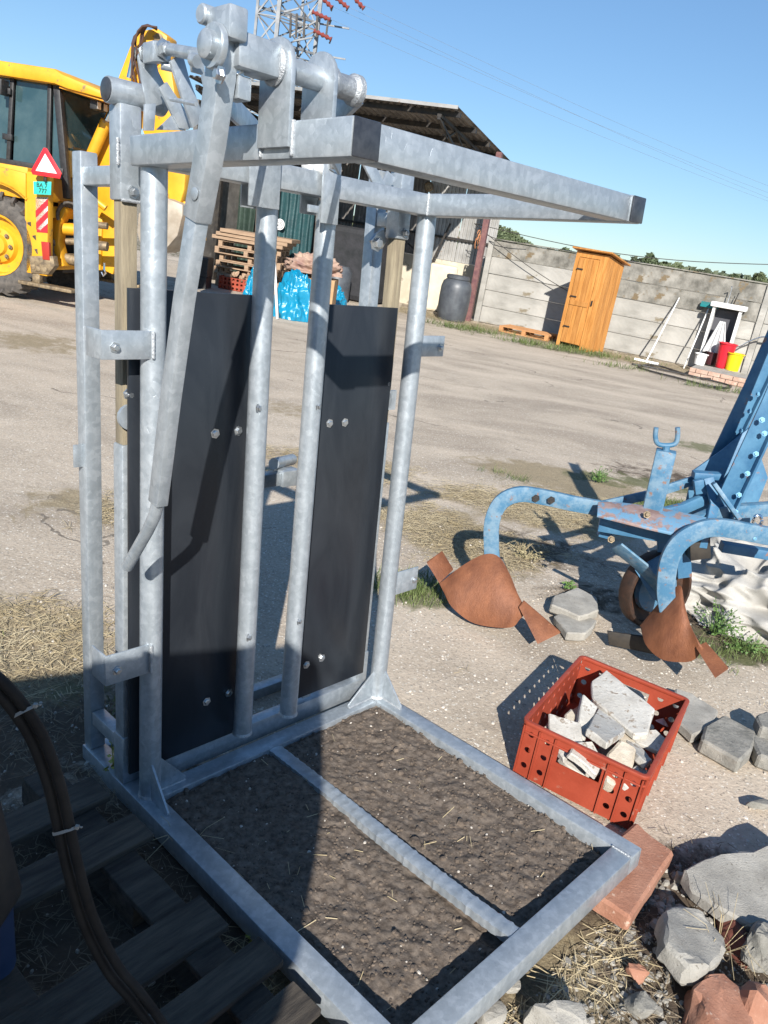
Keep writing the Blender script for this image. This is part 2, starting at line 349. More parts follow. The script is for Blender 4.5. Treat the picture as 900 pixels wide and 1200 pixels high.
# floor frame
gp('floor_rail', MB().b2((-h, -DF-h, -S), (h, .375, 0)))
gp('floor_rail', MB().b2((DU-h, -DF-h, -S), (DU+h, .375, 0)))
gp('floor_rail', MB().b2((h, -DF-h, -S+.001), (DU-h, -DF+h, .001)))
gp('floor_rail', MB().b2((h, -h, -S+.001), (DU-h, h, -.001)))
gp('floor_rail', MB().b2((h, .062, -.02), (DU-h, .11, .055)), bev=.003)
def midbar():
    b = MB(); n = 130
    def prof(i):
        k = 1 if i % 5 in (2,) else 0; w_ = .0245+.0010*k+.0014*sin(i*1.7); t_ = .009+.0020*k
        return [(-w_, -.02), (w_, -.02), (w_, t_*.7), (w_*.6, t_), (0, t_*1.05), (-w_*.6, t_), (-w_, t_*.7)]
    y0, y1 = -.035, -1.095
    b.ring([(.487+.006*sin(i*.04), y0+(y1-y0)*i/n, -.012-.012*sin(pi*i/n)) for i in range(n+1)], prof, upv=(0, 0, 1))
    return b
gp('ribbed_floor_bar', midbar(), bev=0, smooth=.5)
# corner posts and gate pipes
def pipe(a, b, r, n=20): return MB().tube([Vector(a), Vector(b)], r, n)
gp('post', pipe((.015, 0, 0), (.015, 0, H), .0335), bev=0)
gp('post', pipe((1.034, 0, 0), (1.040, 0, H), .033), bev=0)
gp('gate_pipe', pipe((.366, .0, .088), (.368, 0, 1.82), .0315), bev=0)
gp('gate_pipe', pipe((.568, .0, .088), (.590, 0, 1.84), .0315), bev=0)
for p, r in (((.015, 0, .004), .038), ((1.034, 0, .004), .038), ((.366, 0, .09), .035), ((.568, 0, .09), .035)):
    gp('weld', MB().lathe((p[0], p[1], p[2]-.004), (0, 0, 1), [(r, 0), (r*.97, .006), (r*.9, .010)], 16), WELDM, 0)
# gusset plates
def plate(pts, vec): return MB().prism(pts, vec)
gp('gusset', plate([(.045, -.004, 0), (.142, -.004, 0), (.142, -.004, .014), (.045, -.004, .125)], (0, .007, 0)), bev=.001)
gp('gusset', plate([(.001, -.030, 0), (.001, -.130, 0), (.001, -.130, .012), (.001, -.030, .13)], (.007, 0, 0)), bev=.001)
gp('gusset', plate([(1.003, -.004, 0), (.872, -.004, 0), (.872, -.004, .012), (1.003, -.004, .12)], (0, .007, 0)), bev=.001)
gp('gusset', plate([(1.036, -.030, 0), (1.036, -.135, 0), (1.036, -.135, .012), (1.036, -.030, .125)], (.007, 0, 0)), bev=.001)
# top frame
gp('top_beam', MB().b2((-h, -DT-h, H), (h, h, H+S)))
gp('top_beam', MB().b2((DU-h, -DT-h, H), (DU+h, h, H+S)))
gp('top_beam', MB().b2((h, -DT-h+.002, H+.001), (DU-h, -DT+h, H+S-.001)))
gp('top_beam', MB().b2((h, -h+.001, H+.001), (DU-h, h-.001, H+S-.001)))
for u in (0, DU): gp('end_cap', MB().b2((u-h+.001, -DT-h-.006, H+.001), (u+h-.001, -DT-h-.0005, H+S-.001)), CAPM, .003)
# rear posts
sq = .052
for u, mir, ye, yf in ((0, 1, .35, .12), (DU-.03, -1, .215, .10)):
    gp('rear_post', MB().b2((u-sq/2, ye-sq/2, 0), (u+sq/2, ye+sq/2, 1.893 if mir > 0 else 1.99)))
    gp('spacer_bar', MB().b2((u-.022, yf+.031, 1.805), (u+.022, ye-.027, 1.853)))
    gp('spacer_bar', MB().b2((u-.022, yf+.031, .10), (u+.022, ye-.027, .15)))
    gp('guide_post', MB().b2((u-.027, yf-.027, 0), (u+.027, yf+.027, 1.12)))
    gp('guide_sleeve', MB().b2((u-.031, yf-.031, 0), (u+.031, yf+.031, .17)), bev=.004)
    gp('wooden_stick', MB().b2((u-.022, yf-.022, 1.12), (u+.022, yf+.022, 1.80)), WOODG, .003)
    gp('guide_head', MB().b2((u-.03, yf-.03, 1.768), (u+.03, yf+.03, 1.995)))
    gp('pivot_tube', MB().lathe((u-.05, yf, 2.022), (1, 0, 0), [(.030, 0), (.031, .004), (.031, .14), (.034, .142), (.034, .155), (.028, .16)], 20), bev=0)
    gp('pivot_cap', MB().lathe((u-.056, yf, 2.022), (1, 0, 0), [(.018, 0), (.027, .003), (.029, .012)], 20), CAPM, 0)
    bolt(cr, (u+.005, yf-.0315, 1.79), (0, -1, 0), .010, .014)
    # bolted fork plates around the guide post
    s = mir
    for (z0, z1, uo) in ((1.378, 1.452, -.142), (.450, .545, -.142)):
        ua, ub = (uo, .0) if mir > 0 else (DU+.02, DU+.142)
        gp('fork_plate', MB().b2((ua, -.026, z0), (ub, -.019, z1)), bev=.002)
        gp('fork_plate', MB().b2((ua-.0, -.019, z0), (ua+.007, .06, z1)), bev=.002)
        bolt(cr, ((ua+.035 if mir > 0 else ub-.02), -.026, (z0+z1)/2-.006), (0, -1, 0), .009, .012)
    gp('clamp_lug', MB().lathe((u-.012, .07, 1.205), (0, 1, 0), [(.036, 0), (.036, .012)], 16).b2((u-.012, .07, 1.169), (u+.045, .082, 1.241)), bev=0)
    bolt(cr, (u-.02, .07, 1.27), (0, -1, 0), .010, .02)
gp('lock_tab', MB().b2((-.055, .34, 1.0), (-.026, .346, 1.07)), bev=.001)
# black boards behind the pipes
for u0, u1, z0, z1 in ((-.028, .378, .060, 1.553), (.640, .995, .093, 1.538)):
    gp('board', MB().b2((u0, .05, z0), (u1, .062, z1)), BOARDM, .0015)
    gp('board_backing', MB().b2((u0+.05, .064, z0-.02), (u0+.09, .09, z1-.1)), GALV, .002)
for x, y in ((252, 508), (279, 505), (242, 822), (268, 812), (386, 496), (404, 495), (359, 779), (377, 771)):
    p = GF.hit(x, y, 1, .049); bolt(cr, p, (0, -1, 0), .010, .008)
for x, y in ((302, 478), (291, 747), (372, 476), (350, 728)):
    p = GF.hit(x, y, 1, -.026); bolt(cr, p, (.5, -1, 0), .009, .010)
# hangers of the sliding gates
gp('hanger_plate', MB().b2((.268, -.052, 1.792), (.371, -.044, 1.985)), bev=.002)
gp('hanger_plate', MB().b2((.31, .044, 1.792), (.395, .052, 1.985)), bev=.002)
gp('hanger_strap', MB().prism([(.525, -.052, 1.775), (.592, -.052, 1.775), (.592, -.052, 1.935), (.583, -.052, 1.957), (.558, -.052, 1.966), (.533, -.052, 1.957), (.525, -.052, 1.935)], (0, .008, 0)), bev=.002)
gp('hanger_strap', MB().prism([(.525, .044, 1.80), (.592, .044, 1.80), (.592, .044, 1.935), (.583, .044, 1.957), (.558, .044, 1.966), (.533, .044, 1.957), (.525, .044, 1.935)], (0, .008, 0)), bev=.002)
gp('roller', MB().lathe((.550, -.043, 1.938), (0, 1, 0), [(.034, 0), (.036, .003), (.036, .03), (.030, .034), (.030, .05), (.036, .054), (.036, .083), (.034, .086)], 24), WHT, 0)
gp('roller', MB().lathe((.33, -.043, 1.948), (0, 1, 0), [(.034, 0), (.036, .003), (.036, .03), (.030, .034), (.030, .05), (.036, .054), (.036, .083), (.034, .086)], 24), WHT, 0)
bolt(cr, (.557, -.052, 1.938), (0, -1, 0), .013, .02); bolt(cr, (.33, -.052, 1.948), (0, -1, 0), .013, .02)
gp('hanger_tab', MB().b2((.475, -.052, 1.80), (.515, -.045, 1.82)), bev=.001)
# cross shaft and its bearing plates on the left beam
AY, AZ = -.56, 2.012
def domeplate(u, t, yc, w_, z0, zc):
    pts = [(u, yc-w_/2, z0), (u, yc-w_/2, zc)]+[(u, yc-w_/2*cos(a*pi/12), zc+w_/2*sin(a*pi/12)) for a in range(1, 12)]+[(u, yc+w_/2, zc), (u, yc+w_/2, z0)]
    return MB().prism(pts, (t, 0, 0))
gp('bearing_plate', domeplate(-.047, .011, AY, .10, 1.868, AZ), bev=.002)
gp('bearing_plate', domeplate(.060, .011, AY, .10, 1.918, AZ), bev=.002)
gp('shaft', MB().b2((-.150, AY-.027, AZ-.027), (-.052, AY+.034, AZ+.034)), bev=.008)
gp('weld', MB().lathe((-.058, AY, AZ), (1, 0, 0), [(.032, 0), (.038, .006), (.036, .012)], 20), WELDM, .0)
gp('shaft', MB().lathe((-.036, AY, AZ), (1, 0, 0), [(.023, 0), (.023, .19)], 20), bev=0)
gp('shaft_end', MB().lathe((.085, AY, AZ), (1, 0, 0), [(.032, 0), (.032, .01), (.024, .02), (.024, .060), (.031, .068), (.031, .082), (.022, .086)], 20), WELDM, 0)
gp('washer', MB().lathe((-.192, AY, AZ), (1, 0, 0), [(.036, 0), (.038, .003), (.038, .012)], 24), bev=0)
gp('shaft_cap', MB().lathe((-.208, AY, AZ), (1, 0, 0), [(.020, 0), (.024, .003), (.024, .018)], 24), bev=0)
# lever: sleeve, inner tube, bent handle
LU = -.158
def lev(px, py): return GF.hit(px, py, 0, LU)
gp('lever_sleeve', MB().bar([lev(262, 44), lev(258, 92), lev(248, 165), lev(231, 258)], .039, .048, upv=(0, 1, .2)), bev=.003)
gp('lever', MB().bar([lev(232, 250), lev(216, 350), lev(201, 460), lev(185, 590)], .031, .041, upv=(0, 1, .2)), bev=.003)
lt = lev(266, 30)
gp('lever_head', MB().box(lt, (.042, .075, .055)), bev=.006)
gp('lever_head', MB().lathe(lev(251, 21)+Vector((-.03, 0, 0)), (1, 0, 0), [(.014, 0), (.017, .003), (.017, .06)], 16), bev=0)
gp('lever_lug', MB().box((-.12, AY+.015, AZ-.055), (.03, .045, .04)), bev=.003)
bolt(cr, GF.hit(259, 88, 0, -.185), (-1, 0, 0), .010, .014); bolt(cr, GF.hit(277, 84, 0, -.13), (-.6, -1, 0), .009, .014)
gp('rivet_head', MB().lathe(GF.hit(228, 227, 0, -.180), (-1, 0, 0), [(.012, 0), (.012, .001), (.010, .0016)], 18), bev=0)
gp('lever_handle', MB().tube([lev(186, 585), lev(181, 605), lev(173, 622), lev(149, 664)], .0150, 14), bev=0)
# linkage plates and bars between shaft and rear pivots
def onu(pts, u, t): return MB().prism([GF.hit(x, y, 0, u) for x, y in pts], (t, 0, 0))
def ony(pts, yv, t): return MB().prism([GF.hit(x, y, 1, yv) for x, y in pts], (0, t, 0))
gp('link_plate', ony([(162, 66), (168, 54), (177, 53), (181, 62), (186, 84), (194, 100), (190, 122), (172, 128), (170, 108), (166, 92)], .06, .008), bev=.001)
gp('link_fork', ony([(179, 47), (200, 48), (201, 73), (179, 72)], .0, .05), bev=.003)
gp('link_bar', ony([(200, 72), (214, 62), (222, 92), (240, 140), (226, 150)], -.05, .010), bev=.001)
gp('link_bar', ony([(187, 103), (196, 96), (228, 145), (221, 152), (210, 150)], .03, .010), bev=.001)
gp('link_rod', MB().tube([GF.hit(189, 76, 1, .02), GF.hit(207, 80, 1, .0)], .011, 12), bev=0)
gp('link_rod', MB().tube([GF.hit(199, 58, 1, -.02), GF.hit(242, 66, 1, -.22)], .014, 12), bev=0)
gp('link_bracket', MB().prism([GF.hit(x, y, 1, -.22) for x, y in ((222, 58), (240, 60), (240, 88), (226, 84))], (0, .01, 0)), bev=.001)
gp('link_rod', MB().tube([GF.hit(226, 70, 1, -.24), GF.hit(232, 72, 1, -.26)], .014, 12), bev=0)
gp('link_plate', ony([(184, 152), (205, 132), (217, 153)], .035, .007), bev=.001)
gp('link_plate', ony([(170, 122), (183, 121), (181, 153), (169, 153)], -.02, .008), bev=.001)
gp('link_pin', MB().tube([GF.hit(200, 116, 1, -.06), GF.hit(230, 122, 1, -.22)], .005, 8), bev=0)
bolt(cr, GF.hit(171, 63, 1, .058), (0, -1, 0), .014, .02); bolt(cr, GF.hit(192, 58, 1, -.002), (0, -1, 0), .015, .02)
# crank under the shaft with two long flat bars to the sliding gates
gp('crank_arm', MB().bar([(-.13, AY, AZ), (-.13, AY+.11, AZ-.05)], .012, .05, upv=(0, .4, 1)), bev=.002)
gp('link_bar', MB().bar([(-.12, AY+.10, AZ-.045), (.30, -.07, 1.955)], .010, .05, upv=(0, 0, 1)), bev=.002)
gp('crank_arm', MB().bar([(.17, AY, AZ), (.17, AY+.12, AZ-.07)], .014, .055, upv=(0, .4, 1)), bev=.002)
gp('link_bar', MB().bar([(.16, AY+.11, AZ-.06), (.54, -.10, 1.93)], .010, .045, upv=(0, 0, 1)), bev=.002)
gp('link_bar', MB().prism([GF.hit(x, y, 1, .06) for x, y in ((423, 186), (436, 186), (458, 228), (447, 234))], (0, .010, 0)), bev=.002)
gp('link_bar', MB().prism([GF.hit(x, y, 1, .08) for x, y in ((455, 200), (463, 208), (452, 232), (444, 226))], (0, .010, 0)), bev=.002)
gp('link_plate', MB().prism([GF.hit(x, y, 1, .12) for x, y in ((438, 290), (434, 282), (440, 274), (450, 268), (453, 284), (448, 292))], (0, .008, 0)), bev=.002)
bolt(cr, GF.hit(441, 285, 1, .118), (0, -1, 0), .018, .02)
# latch bar and rear rail seen between the gate pipes
gp('rear_latch', MB().b2((.60, .30, .855), (.715, .35, .905)), bev=.004)
gp('rear_latch', MB().b2((.717, .29, .850), (.80, .35, .912)), bev=.004)
gp('rear_latch', MB().tube([(.70, .33, .935), (.86, .42, .915)], .022, 12), bev=0)
gp('rear_rail', MB().b2((.03, .335, -.06), (DU-.03, .385, -.015)), bev=.004)
gp('side_tab', MB().b2((1.07, .30, .43), (1.12, .31, .50)), bev=.002)
def bead(a, b_, r=.0045):
    a, b_ = Vector(a), Vector(b_); n = max(4, int((b_-a).length/.004))
    gp('weld', MB().tube([a.lerp(b_, i/n) for i in range(n+1)], lambda i: r*(.8+.35*abs(sin(i*1.3))), 7), WELDM, 0)
for a, b_ in (((-.036, AY-.05, H+.005), (-.036, AY-.05, H+S)), ((-.036, AY+.05, H+.005), (-.036, AY+.05, H+S)), ((.008, -.036, .0), (.008, -.130, .0)), ((.043, -.004, .0), (.14, -.004, .0)),
              ((1.0, -.005, 0), (.875, -.005, 0)), ((1.036, -.036, 0), (1.036, -.135, 0)), ((-.003, -.034, 1.38), (-.003, -.034, 1.45)), ((-.003, -.034, .452), (-.003, -.034, .543)),
              ((h, -DF+h-.001, .001), (h+.001, -DF-h+.004, .001)), ((DU-h, -DF+h, .001), (DU-h, -DF-h+.004, .001)), ((-h-.001, .09, H+.002), (-h-.001, .09, H+S-.004)), ((h, -h-.001, H), (h, -h-.001, H+S)), ((-.027, .09, 1.768), (.03, .09, 1.768)),
              ((DU-h-.001, -h-.001, H), (DU-h-.001, -h-.001, H+S)), ((.062, -.002, H+S-.001), (.062, -.09, H+S-.001))): bead(a, b_)
# soil inside the floor frame
def soilz(u, y):
    j = (-.032-y)/(DF-S); i = (u-h+.004)/(DU-S+.008); base = -.012-.035*j-.012*(1 if i < .45 else 0)*j
    return base+.010*fbm(u, y, 5, 1.)+.006*fbm(u, y, 26, 5., 5)-.004*max(0, nz(u, y, 9, 4.))
def soil():
    b = MB()
    def f(i, j):
        u = h-.004+(DU-S+.008)*i; y = -.032-(DF-S-.0)*j
        e = min(i, 1-i, j, 1-j); base = -.012-.035*j-.012*(1 if i < .45 else 0)*j
        z = base+.010*fbm(u, y, 5, 1.)+.006*fbm(u, y, 26, 5., 5)-.004*max(0, nz(u, y, 9, 4.))-.006*(1 if e < .02 else 0)
        dx = abs(u-.487)
        if dx < .05: z -= .012*(1-dx/.05)
        return (u, y, z)
    b.grid(230, 250, f); return b
SOILM = mat('dark_soil', (.06, .046, .036), .95, col2=(.205, .168, .135), scale=42, detail=10, spots=(.34, .29, .23), spotsc=120, sp=.70, bump=.004, bscale=60, ramp=(.3, .72), spec=.15)
so = MB(); so = soil(); o = so.build('soil', SOILM, None, smooth=3); o.matrix_world = GF.mat(); struct(o)
# ================================================================== BACKHOE LOADER, frame: x rearwards, y away, z up
r_v = Vector((.99, -.13, 0)).normalized(); b_v = Vector((.13, .99, 0)).normalized()
TF = Fr(G(-5, 347), Matrix((r_v, b_v, (0, 0, 1))).transposed())
bk = thing('backhoe_loader', 'yellow backhoe loader with dark cab glass, seen from its rear corner', 'backhoe loader', TF)
def tp(name, mb, m=YEL, bev=.01, par=None, **k): return mb.build(name, m, par or bk, bevel=bev, smooth=k.pop('smooth', .6), **k)
def TY(pts, y, t): return MB().prism([TF.hit(px, py, 1, y) for px, py in pts], (0, t, 0))
def wheel(cx, y0, R, wd, rr, s):
    b = MB(); n = 40
    prof = [(rr, .03), (rr+.06, 0), (R*.80, .0), (R*.93, .05), (R*.965, wd/2), (R*.93, wd-.05), (R*.80, wd), (rr+.06, wd), (rr, wd-.03)]
    b.lathe((cx, y0, R), (0, 1, 0), prof, n, cap=False)
    ty = tp('tyre', b, RUB, 0, smooth=.8)
    lug = MB(); nl = 22
    for i in range(nl):
        for side in (0, 1):
            a = 2*pi*(i+.5*side)/nl
            pts = []
            for t in range(4):
                q = t/3; yy = (wd*.52*q+.0) if side == 0 else wd-wd*.52*q
                ang = a+q*.16; rad = R*(.88 if t == 0 else .955 if t == 1 else .965)
                pts.append(Vector((cx+rad*cos(ang), y0+yy, R+rad*sin(ang))))
            lug.ring(pts, [(-.028, -.02), (.028, -.02), (.022, .042), (-.022, .042)], upv=None)
    tp('tyre_lugs', lug, RUB, 0, par=ty, smooth=.5)['kind'] = 'stuff'
    rb = MB()
    rb.lathe((cx, y0+.02, R), (0, 1, 0), [(rr, .0), (rr-.03, .01), (rr-.05, .10), (rr*.62, .13), (rr*.55, .07), (rr*.35, .05), (rr*.30, -.0), (.02, -.01)][::-1]+[(rr, .36), (.02, .36)], 28)
    rm = tp('rim', rb, YEL, 0, smooth=.5)
    for k in range(8):
        bolt(rm, (cx+rr*.46*cos(k*pi/4), y0+.06, R+rr*.46*sin(k*pi/4)), (0, -1, 0), .022, .03, GREASY)
wheel(0, 0, .745, .46, .44, 1); wheel(0, 1.75, .745, .46, .44, 1)
wheel(-2.35, .1, .48, .34, .28, 1); wheel(-2.35, 1.75, .48, .34, .28, 1)
# fender, body, columns
fp = [(.86*cos(a), .745+.86*sin(a)) for a in [radians(x) for x in range(54, 136, 9)]]
tp('fender', MB().prism([(x, -.02, z) for x, z in fp]+[(-.75, -.02, 1.72), (-.3, -.02, 1.84), (.25, -.02, 1.82), (.498, -.02, 1.80)], (0, .10, 0)))
tp('fender', MB().ring([(x, .3, z) for x, z in fp], [(-.32, 0), (.32, 0), (.32, .03), (-.32, .03)], upv=None), bev=0)
tp('body', MB().b2((-1.6, .45, .65), (.5, 1.75, 1.30)).b2((-1.5, .10, 1.45), (.45, 2.1, 1.88)))
tp('bonnet', MB().b2((-3.4, .55, .85), (-1.6, 1.6, 1.75)), bev=.08)
tp('front_grille', MB().b2((-3.46, .62, .9), (-3.40, 1.53, 1.65)), BLK)
tp('chassis', MB().b2((-3.2, .8, .42), (.6, 1.4, .7)), DARKM)
col = tp('stabiliser_column', MB().b2((.50, .0, .43), (.84, .14, 1.83)).b2((.46, .02, .43), (.50, .16, 1.75)))
tp('foot_bracket', TY([(34, 300), (62, 300), (64, 312), (56, 322), (36, 320)], -.02, .12), GREASY, par=col)
for x, y in ((38, 313), (44, 315), (52, 316)): tp('pin', MB().lathe(TF.hit(x, y, 1, -.03), (0, 1, 0), [(.025, 0), (.04, .004), (.04, .03)], 12), GREASY, 0, par=col)
tp('stabiliser_column', MB().b2((.50, 2.06, .43), (.80, 2.18, 1.85)))
tp('stabiliser_foot', MB().b2((.42, -.08, .26), (1.28, .14, .31)).b2((.6, 0, .31), (.72, .1, .45)), GREASY)
tp('stabiliser_foot', MB().b2((.42, 2.0, .26), (1.28, 2.24, .31)).b2((.6, 2.1, .31), (.72, 2.2, .45)), GREASY)
tp('rear_frame', MB().b2((.55, .14, .50), (.75, 2.06, .68)).b2((.55, .14, 1.25), (.75, 2.06, 1.4)))
tp('rear_panel', MB().b2((.50, .14, .68), (.55, 2.06, 1.25)), DARKM)
# rear light, striped board, plate, triangle
tl = tp('tail_light', TY([(48, 283), (57, 284), (58, 305), (50, 304)], -.03, .05), mat('tail_light_red', (.35, .03, .02), .3), .003)
st = tp('striped_board', TY([(41.5, 231), (56, 231), (55.5, 273), (43, 272)], .0, .012), WHT, .001)
for a, b_ in (((41.6, 247), (56, 233)), ((42.2, 261), (55.8, 247)), ):
    tp('stripe', TY([(a[0], a[1]), (b_[0], b_[1]), (b_[0]-.1, b_[1]+8), (a[0]+.2, a[1]+8)], -.006, .005), REDM, 0, par=st)
tp('stripe', TY([(47, 270), (55.6, 262), (55.5, 273), (43, 272), (43, 268), (46, 269)], -.006, .005), REDM, 0, par=st)
pl = tp('number_plate', TY([(39, 212.5), (60, 213), (59.5, 228.5), (39.5, 227.5)], -.10, .01), mat('teal_plate', (.02, .42, .34), .4, col2=(.05, .5, .42), scale=20), .001)
def text(name, body, size, m, par, loc, rot, ext=.001):
    cu = bpy.data.curves.new(name, 'FONT'); cu.body = body; cu.size = size; cu.extrude = ext; cu.align_x = 'CENTER'; cu.align_y = 'CENTER'; cu.resolution_u = 2
    o = bpy.data.objects.new(name+'_tmp', cu); C.objects.link(o); dg = bpy.context.evaluated_depsgraph_get()
    me = bpy.data.meshes.new_from_object(o.evaluated_get(dg)); bpy.data.objects.remove(o)
    me.materials.clear(); me.materials.append(m); o = bpy.data.objects.new(name, me); C.objects.link(o)
    o.parent = par; o.location = loc; o.rotation_euler = rot; return o
q = TF.hit(49, 217.5, 1, -.105); text('lettering', 'BA 7', .085, BLK, pl, q, (pi/2, 0, 0))
q = TF.hit(50, 224, 1, -.105); text('lettering', '777', .085, BLK, pl, q, (pi/2, 0, 0))
tr = tp('warning_triangle', TY([(51, 173), (54.5, 173.5), (72, 203), (70, 209.5), (38, 204.5), (36, 200)], -.16, .012), REDM, .002)
tp('triangle_face', TY([(52.8, 180), (66.5, 203.5), (41.8, 200)], -.166, .005), WHT, 0, par=tr)
tp('sign_stem', TY([(51, 205), (54, 205), (54, 213), (51, 213)], -.14, .02), DARKM, .002)
# cab
cab = tp('cab_frame', MB(), BLK, 0) if False else None
def glas(name, pts, y, par=bk): return tp(name, TY(pts, y, .012), GLASS, 0, par=par)
cf = tp('cab_floor', MB().b2((-1.2, .3, 1.86), (.88, 1.95, 1.95)), BLK)
def post(pts, r=.035):
    return tp('cab_post', MB().bar(pts, r*2, r*2, upv=(0, 1, 0)), BLK, .008)
post([(-1.25, .36, 1.9), (-1.05, .42, 3.05)]); post([(-1.25, 1.9, 1.9), (-1.05, 1.85, 3.05)])
post([(-.02, .34, 1.78), (.02, .40, 3.05)], .03); post([(.62, .34, 1.80), (.60, .40, 3.05)], .03)
post([(.93, .36, 1.55), (.70, .42, 3.05)], .05); post([(.93, 1.92, 1.55), (.70, 1.87, 3.05)], .05); post([(.02, 1.9, 1.9), (.02, 1.85, 3.05)], .03)
tp('side_window', MB().prism([(-1.2, .37, 1.95), (-.05, .37, 1.9), (-.02, .42, 3.03), (-1.05, .44, 3.03)], (0, .01, 0)), GLASS, 0)
tp('side_window', MB().prism([(.04, .36, 1.83), (.60, .36, 1.83), (.58, .415, 3.03), (.06, .415, 3.03)], (0, .01, 0)), GLASS, 0)
tp('side_window', MB().prism([(.66, .37, 1.9), (.86, .37, 1.75), (.68, .42, 3.0), (.64, .42, 3.0)], (0, .01, 0)), GLASS, 0)
tp('side_window', MB().prism([(-1.2, 1.9, 1.95), (.86, 1.9, 1.9), (.70, 1.86, 3.03), (-1.05, 1.86, 3.03)], (0, .01, 0)), GLASS, 0)
rw = tp('rear_window', MB().prism([(.90, .43, 1.85), (.90, 1.86, 1.85), (.735, 1.82, 3.0), (.735, .46, 3.0)], (.01, 0, 0)), GLASS, 0)
tp('window_bar', MB().bar([(.925, .46, 2.25), (.925, 1.82, 2.25)], .02, .03), BLK, 0, par=rw)
tp('windscreen', MB().prism([(-1.24, .43, 1.9), (-1.24, 1.86, 1.9), (-1.05, 1.82, 3.0), (-1.05, .46, 3.0)], (-.01, 0, 0)), GLASS, 0)
roofp = [(-1.5, 3.08), (-1.45, 3.17), (-.3, 3.22), (.75, 3.22), (.86, 3.17), (1.55, 3.02), (1.58, 2.93), (.95, 2.99), (.75, 3.03), (-1.45, 3.03)]
rf = tp('cab_roof', MB().prism([(x, .25, z) for x, z in roofp], (0, 1.75, 0)), YEL, .03)
tp('roof_underside', MB().prism([(.80, .30, 3.012), (1.52, .30, 2.925), (1.52, 1.95, 2.925), (.80, 1.95, 3.012)], (0, 0, -.02)), ORG, 0, par=rf)
for y in (.42, .60, 1.55, 1.73):
    wl = tp('work_light', MB().b2((1.20, y, 2.80), (1.30, y+.13, 2.92)), BLK, .01); tp('lamp_lens', MB().b2((1.302, y+.015, 2.815), (1.308, y+.115, 2.905)), LAMP, 0, par=wl)
tp('seat', MB().b2((-.45, .8, 2.05), (.05, 1.4, 2.2)).b2((-.45, .8, 2.2), (-.32, 1.4, 2.8)), BLK, .03)
tp('steering_wheel', MB().tube([Vector((-.75+.07*cos(a), 1.1+.19*sin(a), 2.42+.17*cos(a))) for a in [i*pi/10 for i in range(21)]], .014, 6), BLK, 0)
tp('mirror', MB().b2((-.06, .16, 2.78), (.0, .34, 2.98)).bar([(-.03, .34, 2.9), (-.02, .42, 2.9)], .02, .02), BLK, .01)
for x, z in ((.0, 2.25), (-.02, 2.85)): tp('door_hinge', MB().b2((x-.09, .30, z-.04), (x+.06, .345, z+.04)), BLK, .005)
tp('exhaust', MB().tube([(-1.9, .7, 1.75), (-1.9, .7, 2.6)], .04, 12), DARKM, 0)
# backhoe
tp('king_post', MB().b2((.85, .95, .55), (1.15, 1.35, 1.35)), YEL)
tp('swing_frame', MB().b2((.78, .6, .6), (.88, 1.7, .75)).b2((.78, .6, 1.1), (.88, 1.7, 1.2)), GREASY)
boom = tp('boom', TY([(112, 312), (103, 285), (101, 240), (108, 195), (121, 140), (138, 92), (152, 55), (164, 36), (184, 33), (196, 42), (194, 62), (178, 80), (163, 120), (150, 160), (140, 205), (136, 250), (137, 300), (132, 322)], 1.0, .34), YEL, .02)
dip = tp('dipper', TY([(172, 50), (192, 44), (198, 64), (206, 120), (218, 196), (216, 222), (207, 252), (196, 232), (180, 190), (166, 150)], 1.06, .22), YEL, .02)
cyl = tp('hydraulic_cylinder', MB().tube([TF.hit(98, 203, 1, .85), TF.hit(125, 142, 1, .85)], .085, 14), YEL, 0)
tp('piston_rod', MB().tube([TF.hit(125, 142, 1, .85), TF.hit(140, 112, 1, .85)], .04, 12), CHROME, 0, par=cyl)
tp('pin', MB().tube([TF.hit(97, 206, 1, .75), TF.hit(97, 206, 1, 1.1)], .05, 12), GREASY, 0, par=cyl)
cyl2 = tp('hydraulic_cylinder', MB().tube([TF.hit(146, 130, 1, .9), TF.hit(152, 92, 1, .9)], .07, 14), YEL, 0)
tp('piston_rod', MB().tube([TF.hit(152, 92, 1, .9), TF.hit(160, 56, 1, .9)], .05, 12), CHROME, 0, par=cyl2)
bc = tp('bucket', TY([(166, 292), (160, 272), (162, 250), (176, 238), (196, 232), (214, 240), (214, 252), (208, 276), (196, 290), (182, 296)], .85, .75), mat('worn_bucket_steel', (.30, .25, .19), .6, .3, col2=(.42, .37, .30), scale=5), .02)
for i in range(5): tp('bucket_tooth', MB().prism([(0, 0, 0), (.12, .03, -.08), (.12, .07, -.08), (0, .1, 0)], (.0, 0, .04)), GREASY, 0, par=bc, loc=TF.hit(170, 293, 1, .86+.15*i))
tp('bucket_link', MB().bar([TF.hit(214, 238, 1, 1.15), TF.hit(237, 270, 1, 1.15), TF.hit(238, 282, 1, 1.15)], .06, .10), YEL, .01)
tp('boom_head_pin', MB().lathe(TF.hit(185, 45, 1, .97), (0, 1, 0), [(.05, 0), (.07, .01), (.07, .42)], 14), GREASY, 0)
